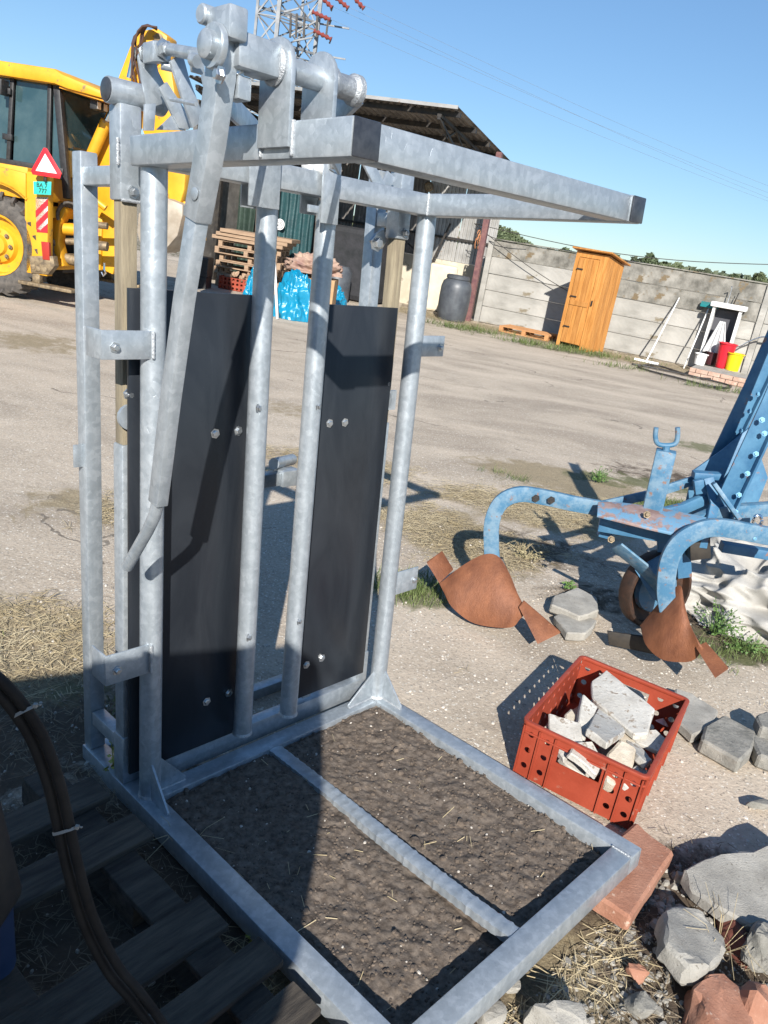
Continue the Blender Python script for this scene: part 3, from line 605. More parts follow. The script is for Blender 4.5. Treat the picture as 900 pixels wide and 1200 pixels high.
# hoses at the head and round the king post
random.seed(3)
for k in range(7):
    x0 = 150+k*1.8; pts = []
    for i in range(13):
        t = i/12
        px = 184-(184-151-1.9*k)*min(1, t*2.6)**.7+ 3*sin(t*5+k*1.3)*(t > .3)+t*7; py = 32-(3+.9*k)*sin(pi*min(1, t*2.0))+max(0, t-.15)*78+k*.5
        pts.append(TF.hit(px, py, 1, .80+.02*k))
    tp('hose', MB().tube(pts, .014, 7), mat('brown_hose', (.07, .035, .025), .5), 0)
for k in range(6):
    pts = []
    for i in range(12):
        a = -.4+i*.34+k*.1
        pts.append(TF.hit(80-13*cos(a)*(1+.05*k)+k*1.5, 252-15*sin(a)+k*4*(i/11), 1, .35+.05*k))
    tp('hose', MB().tube(pts, .022, 7), RUB, 0)
for (x, y, dx, dy, r, m) in ((74, 268, 24, 2, .09, YEL), (66, 300, 24, 6, .08, GREASY), (70, 240, 22, 3, .06, YEL), (78, 283, 22, 0, .05, GREASY), (100, 262, 26, 3, .05, GREASY), (104, 286, 22, 3, .07, GREASY), (84, 226, 20, 4, .05, GREASY), (64, 258, 30, 14, .04, DARKM), (106, 230, 18, 14, .05, YEL)):
    tp('valve_block' if m is not YEL else 'swing_cylinder', MB().tube([TF.hit(x, y, 1, .55), TF.hit(x+dx, y+dy, 1, .6)], r, 12), m, 0)
tp('side_casting', TY([(60, 262), (70, 240), (78, 243), (70, 262), (68, 285), (75, 312), (66, 314), (60, 300)], .42, .2), YEL, .02)
tp('tow_hook', MB().tube([TF.hit(122, 308, 1, .7), TF.hit(122, 316, 1, .7), TF.hit(124, 320, 1, .7), TF.hit(121, 323, 1, .7), TF.hit(119, 319, 1, .7)], .018, 8), CHROME, 0)
# ================================================================== SHED
SO = Vector((.112, 17.2, 0)); sax = Vector((-.951, .309, 0)).normalized(); say = Vector((.309, .951, 0)).normalized()
SF = Fr(SO, Matrix((sax, say, (0, 0, 1))).transposed())     # left-handed on purpose? x left, y away -> fix by using z up with y
SF = Fr(SO, Matrix((-sax, say, (0, 0, 1))).transposed())    # x to the right (0 at the right roof edge), y away, z up
shd = thing('open_shed', 'open-fronted shed with corrugated metal roof and dark steel trusses', 'shed', SF)
CORR = mat('corrugated_metal', (.30, .29, .27), .5, .5, col2=(.45, .44, .42), scale=2.5, spots=(.24, .15, .10), spotsc=5, sp=.62)
CORRD = mat('dark_corrugated_metal', (.13, .12, .11), .6, .3, col2=(.24, .22, .20), scale=3, spots=(.30, .28, .26), spotsc=6, sp=.60)
def shp(name, mb, m, par=shd, bev=0, **k): return mb.build(name, m, par, bevel=bev, smooth=k.pop('smooth', None), **k)
def corr(p0, ux, uy, L, Wd, pitch=.18, amp=.022):
    # ribs run along uy; p0 corner
    n = int(L/pitch); b = MB(); p0 = Vector(p0); ux = Vector(ux); uy = Vector(uy); nrm = ux.cross(uy).normalized(); top = []; 
    xs = []
    for i in range(n):
        for t, hgt in ((0, 0), (.3, 0), (.42, 1), (.88, 1)): xs.append((i*pitch+t*pitch, hgt*amp))
    for x, a in xs: top.append(p0+ux*x+nrm*a)
    vs = top+[q+uy*Wd for q in top]; m_ = len(top)
    vs2 = [q-nrm*.004 for q in vs]
    b.add(vs+vs2, [(i, i+1, m_+i+1, m_+i) for i in range(m_-1)]+[(2*m_+i, 3*m_+i, 3*m_+i+1, 2*m_+i+1) for i in range(m_-1)]+[(i, 2*m_+i, 2*m_+i+1, i+1) for i in range(m_-1)])
    return b
zf, zb, dep = 4.31, 3.97, 5.4; slope = (zb-zf)/dep
LEN = -SF.hit(246, 118, 1, 0).x
uy = Vector((0, dep, zb-zf)).normalized()
for k in range(int(LEN/1.05)+1): shp('roof_sheet', corr((-1.05*(k+1), 0, zf+.004*(k % 2)), (1, 0, 0), uy, 1.051, dep*1.003, .15, .035), CORRD)
shp('roof_fascia', MB().b2((-LEN, -.03, zf-.02), (0, -.005, zf+.045)), CORR)
for yy in (.3, 1.6, 2.9, 4.2, 5.2): shp('purlin', MB().b2((-LEN, yy-.04, zf+slope*yy-.11), (-.02, yy+.04, zf+slope*yy-.012)), DARKM)
LEN = 1.05*(int(LEN/1.05)+1)
for x in (-.4, -LEN/2, -LEN+.2):
    tz = .28
    shp('rafter', MB().bar([(x, .1, zf-.15), (x, 5.2, zb-.15)], .06, .09, upv=(1, 0, 0)).bar([(x, .1, zf-.2), (x, 1.4, zf-.55), (x, 5.2, zb-.6)], .05, .06, upv=(1, 0, 0)), DARKM)
    for y0, y1 in ((.3, .8), (1.4, .8), (1.4, 2.2), (3, 2.2), (3, 3.8), (4.4, 3.8)):
        shp('truss_web', MB().bar([(x, y0, zf+slope*y0-.15), (x, y1, zf-.42-.05*y1)], .03, .03), DARKM)
for x in (-LEN/2, -LEN+.2): shp('shed_post', MB().b2((x-.05, 1.3, 0), (x+.05, 1.4, zf-.55)), DARKM)
POSTM = mat('maroon_paint', (.11, .045, .05), .6, col2=(.19, .09, .08), scale=9)
pb = SF.Ri @ (G(548, 376)-SF.O); shp('shed_post', MB().b2((pb.x-.07, pb.y-.07, 0), (pb.x+.07, pb.y+.07, zf+slope*pb.y-.02)), POSTM)
CORRW = corr
for k in range(int(LEN/1.05)+1):
    shp('wall_sheet', corr((-1.05*(k+1), 5.32+.004*(k % 2), 1.35), (1, 0, 0), (0, 0, 1), 1.051, zb-1.37, .105, .03), CORRD if k > 1 else CORR)  # two rightmost sheets take the lighter metal
for z in (1.9, 2.7, 3.5): shp('wall_rail', MB().b2((-LEN, 5.22, z), (0, 5.30, z+.06)), DARKM)
shp('plinth_wall', MB().b2((-LEN, 5.25, 0), (.0, 5.45, 1.34)), mat('cream_plaster', (.42, .37, .28), .9, col2=(.55, .50, .40), scale=2, spots=(.25, .21, .16), spotsc=4, sp=.6))
shp('side_wall', MB().b2((-LEN-.1, .5, 0), (-LEN, 5.3, 3.95)), CORRD)
shp('round_lamp', MB().lathe(SF.hit(503, 219, 1, 5.0), (0, -1, 0), [(.02, 0), (.13, .02), (.13, .05), (.09, .10)], 18), GREASY)
shp('brace', MB().bar([SF.hit(487, 348, 1, 4.9), SF.hit(528, 262, 1, 4.9)], .05, .05).bar([SF.hit(478, 285, 1, 4.9), SF.hit(505, 310, 1, 4.9)], .04, .04), DARKM)
# wires tangled at the post
WIRE = mat('old_wire', (.05, .045, .04), .6)
def cable(name, pts, r, m, label, cat, n=5, group=None):
    o = MB().tube(pts, r, n).build(name, m, smooth=3); return tag(o, label, cat, group)
def arc(a, b, sag, n=14, wob=0.):
    return [Vector(a).lerp(Vector(b), i/n)-Vector((0, 0, sag*sin(pi*i/n)))+Vector((wob*sin(i*2.3), 0, wob*cos(i*1.7))) for i in range(n+1)]
# ================================================================== CONCRETE PANEL WALL
wd_ = Vector((6.054, -2.86, 0)); wdir = wd_.normalized(); WO = G(559, 376)+Vector((0, 0, 0))
WLF = Fr((WO.x, WO.y, 0), Matrix((wdir, Vector((-wdir.y, wdir.x, 0)), (0, 0, 1))).transposed())
wl = thing('concrete_panel_wall', 'long grey prefabricated concrete panel wall across the back of the yard', 'wall', WLF)
WCON = mat('wall_concrete', (.25, .24, .215), .92, col2=(.40, .385, .35), scale=1.6, spots=(.20, .17, .12), spotsc=2.2, sp=.60, bump=.006, bscale=30, stretch=(.6, 1, 1.6), dist=.4)
WCONT = mat('wall_concrete_stained', (.10, .095, .08), .95, col2=(.30, .285, .25), scale=2.6, spots=(.16, .12, .07), spotsc=3, sp=.56, bump=.006, bscale=30)
PS = 6.70/2
random.seed(5)
panels = {}
for i in range(-1, 6):
    x0 = i*PS
    if i >= 0:
        wl_p = MB().prism([(x0-.07, -.09, -.1), (x0+.07, -.09, -.1), (x0+.07, -.09, 2.08), (x0-.07, -.09, 2.08)], (0, .18, 0)).build('wall_post', WCON, wl, bevel=.012)
    if i < 0: continue
    for r in range(5):
        z0 = r*.415
        key = (r == 4, (i+r) % 3)
        o = MB().prism([(.075, -.045, 0), (.075, -.02, .404), (.075, .03, .404), (.075, .03, 0)], (PS-.15, 0, 0)).build('wall_panel', WCONT if r == 4 or (r == 3 and i % 3 == 1) else WCON, wl, bevel=.008)
        o.location = (x0, random.uniform(-.006, .006), z0+random.uniform(-.002, .002))
    MB().b2((x0+.075, -.06, 2.073), (x0+PS-.075, .05, 2.10)).build('coping', WCONT, wl, bevel=.006)
# ================================================================== THE WOODEN OUTHOUSE
HO = G(651.7, 404); hx = (G(687.7, 412.7)-HO); hx.z = 0; hw = hx.length; hx.normalize()
HF = Fr((HO.x, HO.y, 0), Matrix((hx, Vector((-hx.y, hx.x, 0)), (0, 0, 1))).transposed())
HWD = mat('orange_pine', (.40, .16, .03), .6, col2=(.58, .27, .07), scale=2.2, stretch=(9, 9, .9), spots=(.30, .10, .02), spotsc=7, sp=.62, bump=.001)
HWD2 = mat('orange_pine_dark', (.34, .135, .026), .6, col2=(.50, .23, .06), scale=2.2, stretch=(9, 9, .9))
oh = thing('wooden_outhouse', 'narrow orange-brown wooden outhouse with plank door, standing before the concrete wall', 'outhouse', HF)
hd = .82; hh0 = 2.12; hh1 = 1.98
def hpz(y): return hh0+(hh1-hh0)*y/hd
fw = MB(); 
n = 5
dr = MB().b2((.10, -.038, .10), (.74*hw, -.02, 1.98)).build('door', HWD, oh, bevel=.004)
for k in range(4):
    a = .11+(.73*hw-.11)*k/4; b_ = .11+(.73*hw-.11)*(k+1)/4-.008
    MB().b2((a, -.052, .11), (b_, -.038, 1.97)).build('plank', HWD if k % 2 else HWD2, dr, bevel=.003)
MB().b2((.12, -.068, .95), (.72*hw, -.053, 1.06)).build('cross_rail', HWD2, dr, bevel=.003)
for z in (.45, 1.12, 1.72): MB().b2((.10, -.070, z), (.26, -.066, z+.03)).build('hinge', DARKM, dr)
for a, b_ in ((0, .09), (.75*hw, .86*hw), (.865*hw, hw)): MB().b2((a, -.03, 0), (b_, 0, 2.10)).build('plank', HWD, oh, bevel=.004)
MB().b2((.09, -.03, 1.99), (.75*hw, 0, 2.10)).build('plank', HWD, oh, bevel=.003)
for k in range(5):
    y0 = .002+hd*k/5; y1 = hd*(k+1)/5-.006
    for xx in (0, hw-.02):
        MB().prism([(xx, y0, 0), (xx, y1, 0), (xx, y1, hpz(y1)-.02), (xx, y0, hpz(y0)-.02)], (.02, 0, 0)).build('plank', HWD if (k+1) % 2 else HWD2, oh, bevel=.003)
for k in range(5): MB().b2((hw*k/5, hd, 0), (hw*(k+1)/5-.006, hd+.02, hh1-.02)).build('plank', HWD2, oh, bevel=.003)
MB().prism([(-.08, -.14, hpz(-.14)+.005), (hw+.10, -.14, hpz(-.14)+.005), (hw+.10, hd+.12, hpz(hd+.12)+.005), (-.08, hd+.12, hpz(hd+.12)+.005)], (0, 0, .035)).build('roof', HWD2, oh, bevel=.004)
MB().b2((hw*.80, -.06, 1.0), (hw*.83, -.03, 1.12)).build('handle', DARKM, oh)
# ================================================================== HELPERS FOR LOOSE STUFF
def chunk(seed, dims, m, name, npts=14, disp=.05, parent=None):
    rnd = random.Random(seed); bm = bmesh.new()
    for i in range(npts):
        a = rnd.uniform(0, 2*pi); r = rnd.uniform(.75, 1); s = rnd.choice((-1, 1))*rnd.uniform(.8, 1)
        bm.verts.new((dims[0]/2*r*cos(a), dims[1]/2*r*sin(a), dims[2]/2*s))
    res = bmesh.ops.convex_hull(bm, input=bm.verts)
    for v in [v for v in bm.verts if not v.link_faces]: bm.verts.remove(v)
    bmesh.ops.remove_doubles(bm, verts=bm.verts, dist=min(dims)*.22)
    bmesh.ops.dissolve_limit(bm, angle_limit=.12, verts=bm.verts, edges=bm.edges)
    bmesh.ops.bevel(bm, geom=list(bm.edges), offset=min(dims)*.08, segments=1, affect='EDGES', clamp_overlap=True)
    bmesh.ops.triangulate(bm, faces=bm.faces)
    bmesh.ops.subdivide_edges(bm, edges=[e for e in bm.edges if e.calc_length() > max(dims)*.16], cuts=2, use_grid_fill=True)
    bmesh.ops.triangulate(bm, faces=bm.faces)
    bmesh.ops.smooth_vert(bm, verts=bm.verts, factor=.4, use_axis_x=True, use_axis_y=True, use_axis_z=True)
    for v in bm.verts:
        q = v.co*(5/max(dims)); q = q+Vector((seed*1.7, 0, 0)); k = noise.noise(q)+.5*noise.noise(q*3)+.3*noise.noise(q*7)
        v.co += v.co.normalized()*k*disp*min(dims)
    bmesh.ops.recalc_face_normals(bm, faces=bm.faces)
    for f in bm.faces: f.smooth = True
    for e in bm.edges:
        if len(e.link_faces) == 2 and e.calc_face_angle(0) > .45: e.smooth = False
    me = bpy.data.meshes.new(name); bm.to_mesh(me); bm.free(); me.materials.append(m)
    o = bpy.data.objects.new(name, me); C.objects.link(o)
    if parent: o.parent = parent
    return o
def slab(pts, t, m, name, seed=0, parent=None, bev=.004, disp=.004):
    # a broken slab: outline pts (x,y), thickness t, its lower face at z=0
    b = MB().prism([(x, y, 0) for x, y in pts], (0, 0, t)); me = bpy.data.meshes.new(name); me.from_pydata(b.v, [], b.f)
    bm = bmesh.new(); bm.from_mesh(me); bmesh.ops.recalc_face_normals(bm, faces=bm.faces)
    bmesh.ops.bevel(bm, geom=list(bm.edges), offset=bev, segments=1, affect='EDGES', clamp_overlap=True)
    bmesh.ops.triangulate(bm, faces=bm.faces)
    L = max(max(p[0] for p in pts)-min(p[0] for p in pts), max(p[1] for p in pts)-min(p[1] for p in pts))
    for _ in range(2): bmesh.ops.subdivide_edges(bm, edges=[e for e in bm.edges if e.calc_length() > L*.12], cuts=1, use_grid_fill=True); bmesh.ops.triangulate(bm, faces=bm.faces)
    for v in bm.verts:
        q = v.co*(9)+Vector((seed*3.1, 0, 0)); n_ = Vector((noise.noise(q), noise.noise(q+Vector((9, 0, 0))), noise.noise(q+Vector((0, 9, 0)))))
        q2 = v.co*35+Vector((seed, 0, 0)); n_ += .5*Vector((noise.noise(q2), noise.noise(q2+Vector((9, 0, 0))), noise.noise(q2+Vector((0, 9, 0)))))
        v.co += n_*disp*2
    bmesh.ops.recalc_face_normals(bm, faces=bm.faces)
    for f in bm.faces: f.smooth = True
    for e in bm.edges:
        if len(e.link_faces) == 2 and e.calc_face_angle(0) > .4: e.smooth = False
    bm.to_mesh(me); bm.free(); me.materials.append(m); o = bpy.data.objects.new(name, me); C.objects.link(o)
    if parent: o.parent = parent
    return o
def slabpx(pix, z, t, m, name, label, cat, seed, group=None, tilt=None, disp=.004):
    # outline read on the plane of the slab's top, then laid on the ground
    ws = [G(x, y, z+t) for x, y in pix]; c = sum(ws, Vector())/len(ws)
    o = slab([(p.x-c.x, p.y-c.y) for p in ws], t, m, name, seed, disp=disp, bev=min(.012, t*.15)); o.location = (c.x, c.y, z)
    if tilt: o.rotation_euler = tilt
    return tag(o, label, cat, group)
# ================================================================== RED CRATE WITH RUBBLE
cl, cfr = G(601, 905), G(741, 976)
cxv = (cfr-cl); cxv.z = 0; CW = .455; cxv.normalize(); CL = .66; CH = .235
CRF = Fr((cl.x, cl.y, .004), Matrix((cxv, Vector((-cxv.y, cxv.x, 0)), (0, 0, 1))).transposed())
crt = thing('red_crate', 'red perforated plastic crate full of pale rubble, on the ground beside the steel floor frame', 'crate', CRF)
def holed(cells, t, o0, ux, uz, un):
    b = MB(); o0, ux, uz, un = Vector(o0), Vector(ux), Vector(uz), Vector(un)
    pt = lambda x, z, d: o0+ux*x+uz*z+un*d
    for x0, z0, x1, z1, r in cells:
        if r == 0:
            b.prism([pt(x0, z0, 0), pt(x1, z0, 0), pt(x1, z1, 0), pt(x0, z1, 0)], un*t); continue
        cx, cz = (x0+x1)/2, (z0+z1)/2; n = 16; sq_ = []; ci = []
        for k in range(n):
            a = 2*pi*k/n+pi/n*0; c_, s_ = cos(a), sin(a); q = 1/max(abs(c_), abs(s_))
            sq_.append((cx+c_*q*(x1-x0)/2, cz+s_*q*(z1-z0)/2)); ci.append((cx+r*c_, cz+r*s_))
        vs = [pt(*p, 0) for p in sq_]+[pt(*p, 0) for p in ci]+[pt(*p, t) for p in sq_]+[pt(*p, t) for p in ci]
        fs = []
        for k in range(n):
            j = (k+1) % n
            fs += [(k, j, n+j, n+k), (2*n+k, 3*n+k, 3*n+j, 2*n+j), (n+k, n+j, 3*n+j, 3*n+k), (k, 2*n+k, 2*n+j, j)]
        b.add(vs, fs)
    return b
def strip(x0, x1, z0, z1, nx, nz, r):
    return [(x0+(x1-x0)*i/nx, z0+(z1-z0)*j/nz, x0+(x1-x0)*(i+1)/nx, z0+(z1-z0)*(j+1)/nz, r) for i in range(nx) for j in range(nz)]
zt = CH-.012
short = strip(.0, .13, .015, zt, 2, 3, .0125)+strip(CW-.13, CW, .015, zt, 2, 3, .0125)+[(.13, .015, CW-.13, .125, 0), (.13, .125, .145, zt-.035, 0), (CW-.145, .125, CW-.13, zt-.035, 0), (.13, zt-.035, CW-.13, zt, 0), (0, 0, CW, .015, 0)]
long_ = strip(.0, CL, .015, zt, 11, 3, .0125)+[(0, 0, CL, .015, 0)]
ti = .05
w1 = holed(short, .004, (0, 0, 0), (1, 0, 0), (0, -.03, 1), (0, 1, 0)).build('crate_wall', CRATE, crt, smooth=.6)
holed(short, .004, (0, CL-.004, 0), (1, 0, 0), (0, .03, 1), (0, 1, 0)).build('crate_wall', CRATE, crt, smooth=.6)
holed(long_, .004, (0, 0, 0), (0, 1, 0), (-.03, 0, 1), (1, 0, 0)).build('crate_wall', CRATE, crt, smooth=.6)
holed(long_, .004, (CW-.004, 0, 0), (0, 1, 0), (.03, 0, 1), (1, 0, 0)).build('crate_wall', CRATE, crt, smooth=.6)
MB().b2((.003, .003, .002), (CW-.003, CL-.003, .008)).build('crate_floor', CRATE, crt)
rim = MB()
def rrect(x0, y0, x1, y1, r, z, n=5):
    out = []
    for cx, cy, a0 in ((x1-r, y1-r, 0), (x0+r, y1-r, pi/2), (x0+r, y0+r, pi), (x1-r, y0+r, 1.5*pi)):
        for k in range(n+1): a = a0+pi/2*k/n; out.append(Vector((cx+r*cos(a), cy+r*sin(a), z)))
    return out
def hoop(x0, y0, x1, y1, r, z, w_, h_):
    lo = rrect(x0, y0, x1, y1, r, z); li = rrect(x0+w_, y0+w_, x1-w_, y1-w_, max(.004, r-w_), z); b = MB(); n = len(lo)
    vs = lo+li+[p+Vector((0, 0, h_)) for p in lo]+[p+Vector((0, 0, h_)) for p in li]; fs = []
    for k in range(n):
        j = (k+1) % n; fs += [(k, j, n+j, n+k), (2*n+k, 3*n+k, 3*n+j, 2*n+j), (k, 2*n+k, 2*n+j, j), (n+k, n+j, 3*n+j, 3*n+k)]
    return b.add(vs, fs)
hoop(-.014, -.014, CW+.014, CL+.014, .03, CH-.012, .018, .016).build('rim', CRATE, crt, bevel=.003, smooth=.6)
hoop(-.013, -.013, CW+.013, CL+.013, .03, CH-.045, .010, .008).build('rim', CRATE, crt, bevel=.002, smooth=.6)
for x in (.0, .062, .125, CW-.131, CW-.068, CW-.006):
    MB().prism([(x, -.0015, .004), (x+.006, -.0015, .004), (x+.006, -.0015-.0125, CH-.012), (x, -.0015-.0125, CH-.012)], (0, .004, 0)).build('rib', CRATE, crt)
    MB().prism([(x, -.009, .002), (x, -.0005, .002), (x, -.009, CH-.012), (x, -.016, CH-.012)], (.006, 0, 0)).build('rib', CRATE, crt)
for i in range(0, 12, 2):
    y = CL*i/11; y = min(y, CL-.006)
    MB().prism([(CW+.0, y, .004), (CW+.008, y, .004), (CW+.014, y, CH-.012), (CW+.004, y, CH-.012)], (0, .006, 0)).build('rib', CRATE, crt)
# filling: the big pieces as seen, smaller ones below
def crp(px, py, z): return G(px, py, z)
fill = [
 ([(694, 797), (712, 789), (768, 834), (760, 857), (745, 856), (697, 815)], .235, .035, PLAST, 'long white slab of rubble lying against the far rim of the red crate', (.10, -.16, 0)),
 ([(702, 824), (718, 822), (734, 855), (708, 880), (684, 862)], .225, .03, PLAST, 'square grey-white slab in the middle of the red crate', (-.15, .12, 0)),
 ([(676, 818), (697, 826), (688, 860), (676, 850)], .225, .025, PLAST, 'narrow white slab standing left of the square slab in the crate', (.3, .35, 0)),
 ([(643, 838), (655, 842), (680, 850), (684, 866), (664, 880), (646, 862)], .205, .03, PLAST, 'white chunk with a pointed corner at the left end of the crate', (.25, -.1, 0)),
 ([(668, 872), (690, 868), (706, 884), (702, 902), (682, 892), (664, 884)], .205, .03, PLAST, 'white slab below the square one, near the front wall of the crate', (.2, .25, 0)),
 ([(709, 880), (722, 868), (742, 876), (740, 894), (722, 908), (710, 902)], .20, .06, TANR, 'tan broken chunk among the white slabs near the crate front corner', (.3, 0, 0)),
 ([(735, 864), (752, 868), (764, 890), (752, 900), (742, 890)], .20, .03, PLAST, 'small white slab right of the tan chunk in the crate', (-.2, .3, 0)),
 ([(718, 909), (742, 896), (760, 902), (748, 922), (730, 918)], .18, .03, PLAST, 'white slab tucked into the front corner of the crate', (.2, .2, 0)),
 ([(735, 852), (770, 858), (784, 870), (774, 880), (748, 866)], .20, .02, PLAST, 'flat white strip lying toward the right rim of the crate', (.1, -.2, 0)),
 ([(654, 886), (666, 884), (688, 900), (684, 906), (664, 896)], .12, .03, PLAST, 'white piece seen through the handle slot of the crate', (.1, .1, 0)),
 ([(661, 836), (668, 829), (673, 836), (671, 850), (663, 848)], .205, .04, TANR, 'rounded pale stone at the left rim of the crate', (.1, .1, 0)),
 ([(716, 842), (740, 858), (746, 870), (726, 872)], .18, .03, TANR, 'tan shard under the long slab in the crate', (0, .1, 0)),
 ([(632, 855), (642, 846), (648, 862), (640, 868)], .18, .03, TANR, 'small tan shard in the left corner of the crate', (0, .1, 0)),
]
for i, (pix, z, t, m, lab, tilt) in enumerate(fill):
    slabpx(pix, z-t, t, m, 'rubble_piece', lab, 'rubble', 40+i, 'rubble pieces in the red crate', tilt, disp=.003)
random.seed(11)
for i in range(34):
    lx, ly = random.uniform(.06, CW-.06), random.uniform(.06, CL-.06); p = CRF.w((lx, ly, random.uniform(.03, .15)))
    o = chunk(100+i, (random.uniform(.07, .15), random.uniform(.06, .10), random.uniform(.02, .05)), PLAST if i % 3 else TANR, 'rubble_piece', 10)
    o.location = p; o.rotation_euler = (random.uniform(-.5, .5), random.uniform(-.5, .5), random.uniform(0, 6))
    tag(o, 'small pale rubble shard lying deep between the big slabs in the red crate', 'rubble', 'rubble pieces in the red crate')
# ================================================================== BRICK TILE UNDER THE FRAME CORNER, STONES, BROKEN CONCRETE
slabpx([(745, 962), (790, 998), (740, 1076), (694, 1046), (700, 1000)], .012, .065, BRICK, 'brick', 'orange brick block under the front right corner of the steel floor frame', 'brick', 1, disp=.003)
# breeze blocks behind the crate
slabpx([(660, 694), (676, 688), (700, 700), (702, 716), (680, 722), (645, 708), (648, 698)], .03, .05, CONC, 'concrete_block', 'pale concrete block between the two rusty plough bodies, lying flat', 'concrete block', 2, 'grey rubble near the plough')
slabpx([(650, 722), (664, 714), (684, 716), (700, 728), (688, 742), (664, 742)], .0, .05, CONC, 'concrete_block', 'lower concrete block in front of the flat pale one by the plough', 'concrete block', 3, 'grey rubble near the plough')
slabpx([(792, 806), (812, 812), (842, 832), (838, 850), (812, 862), (790, 840)], .0, .05, CONC, 'concrete_block', 'pale concrete slab touching the right side of the red crate', 'concrete block', 4, 'grey rubble near the plough')
slabpx([(826, 850), (848, 836), (888, 858), (882, 878), (868, 892), (822, 866)], .0, .07, CONCD, 'paving_stone', 'grey-brown paving stone right of the red crate', 'paving stone', 5, 'grey rubble near the plough', disp=.002)
slabpx([(886, 838), (898, 832), (915, 840), (915, 858), (892, 852)], .06, .06, CONCD, 'paving_stone', 'upper dark paving stone at the right photo edge', 'paving stone', 6, 'grey rubble near the plough', disp=.002)
slabpx([(878, 858), (896, 854), (920, 872), (914, 892), (890, 884)], .0, .07, CONCD, 'paving_stone', 'lower dark paving stone at the right photo edge', 'paving stone', 7, 'grey rubble near the plough', disp=.002)
slabpx([(802, 1014), (826, 1004), (866, 998), (925, 992), (950, 1010), (950, 1070), (925, 1085), (880, 1080), (842, 1056), (816, 1036)], .05, .05, CONC, 'broken_concrete', 'large pale flat broken concrete slab at the right edge', 'concrete', 8, 'broken concrete pieces', (.06, -.10, 0), disp=.006)
slabpx([(777, 1066), (792, 1058), (826, 1064), (852, 1090), (846, 1120), (828, 1140), (800, 1142), (770, 1110)], .03, .07, CONC, 'broken_concrete', 'rounded grey broken concrete piece below the large flat slab', 'concrete', 9, 'broken concrete pieces', (-.1, .12, 0), disp=.007)
for (px, py, z, dims, m, nm, lab, cat, sd, rot) in [
 (893, 1110, .07, (.15, .13, .12), CONCD, 'broken_concrete', 'rough grey lump of concrete at the lower right edge', 'concrete', 21, (0, .3, .5)),
 (862, 1100, .03, (.05, .20, .08), mat('dark_red_brick', (.14, .045, .03), .85, col2=(.22, .08, .055), scale=14, bump=.004), 'brick', 'dark red brick wedged between two pieces of grey concrete', 'brick', 22, (.2, .4, .3)),
 (838, 1190, .02, (.26, .20, .14), BRICK, 'brick', 'big broken orange brick lump at the bottom edge', 'brick', 23, (.2, .1, .8)),
 (885, 1188, .04, (.16, .16, .12), BRICK, 'brick', 'orange brick lump in the bottom right corner', 'brick', 24, (.1, .5, .1)),
 (650, 1196, .05, (.17, .13, .10), CONC, 'broken_concrete', 'round pale concrete piece at the bottom edge below the frame', 'concrete', 25, (.2, .1, .2)),
 (752, 1178, .02, (.10, .08, .05), CONCD, 'broken_concrete', 'small greenish stone left of the big orange brick lump', 'stone', 26, (.2, .1, .2)),
 (575, 1190, .03, (.09, .08, .05), CONC, 'broken_concrete', 'small pale stone beside the front rail, bottom edge', 'stone', 27, (.2, .1, .2)),
 (895, 942, .03, (.16, .05, .03), CONCD, 'paving_stone', 'thin grey stone sliver in the shade at the right edge', 'stone', 28, (0, 0, .1)),
 (600, 1155, .02, (.05, .05, .03), CONC, 'broken_concrete', 'pale pebble just below the front rail', 'stone', 29, (0, 0, .1)),
 (338, 912, .03, (.045, .04, .035), CONC, 'stone', 'small grey stone on the soil beside the ribbed floor bar', 'stone', 30, (0, 0, 0)),
 (745, 1140, .02, (.07, .05, .04), BRICK, 'brick', 'brick fragment on the dirt below the frame corner', 'brick', 31, (0, .2, 0)),
 (650, 1185, .0, (.05, .04, .03), BRICK, 'brick', 'tiny brick fragment near the round pale concrete piece', 'brick', 32, (0, .2, 0)),
 (800, 1030, .02, (.06, .05, .04), CONC, 'stone', 'pale pebble left of the large flat slab', 'stone', 33, (0, .2, 0)),
 (60, 1010, .01, (.05, .05, .03), TANR, 'stone', 'small tan stone near the hose on the dark ground', 'stone', 34, (0, .2, 0))]:
    o = chunk(sd, dims, m, nm, 16, .10); o.location = G(px, py, z); o.rotation_euler = rot; tag(o, lab, cat, 'broken concrete pieces' if 'concrete' in nm else None)
# more of the rubble heap goes on outside the frame, on the right
random.seed(21)
for i in range(14):
    o = chunk(300+i, (random.uniform(.25, .5), random.uniform(.2, .4), random.uniform(.12, .3)), (CONC, CONCD, BRICK)[i % 3], 'broken_concrete', 14, .1)
    o.location = (random.uniform(1.72, 2.35), random.uniform(.7, 1.9), .10+.28*(i % 3)); o.rotation_euler = (random.uniform(-.4, .4), random.uniform(-.4, .4), random.uniform(0, 6))
    tag(o, 'lump of the rubble heap outside the right edge of the photo', 'concrete', 'rubble heap right of the photo')
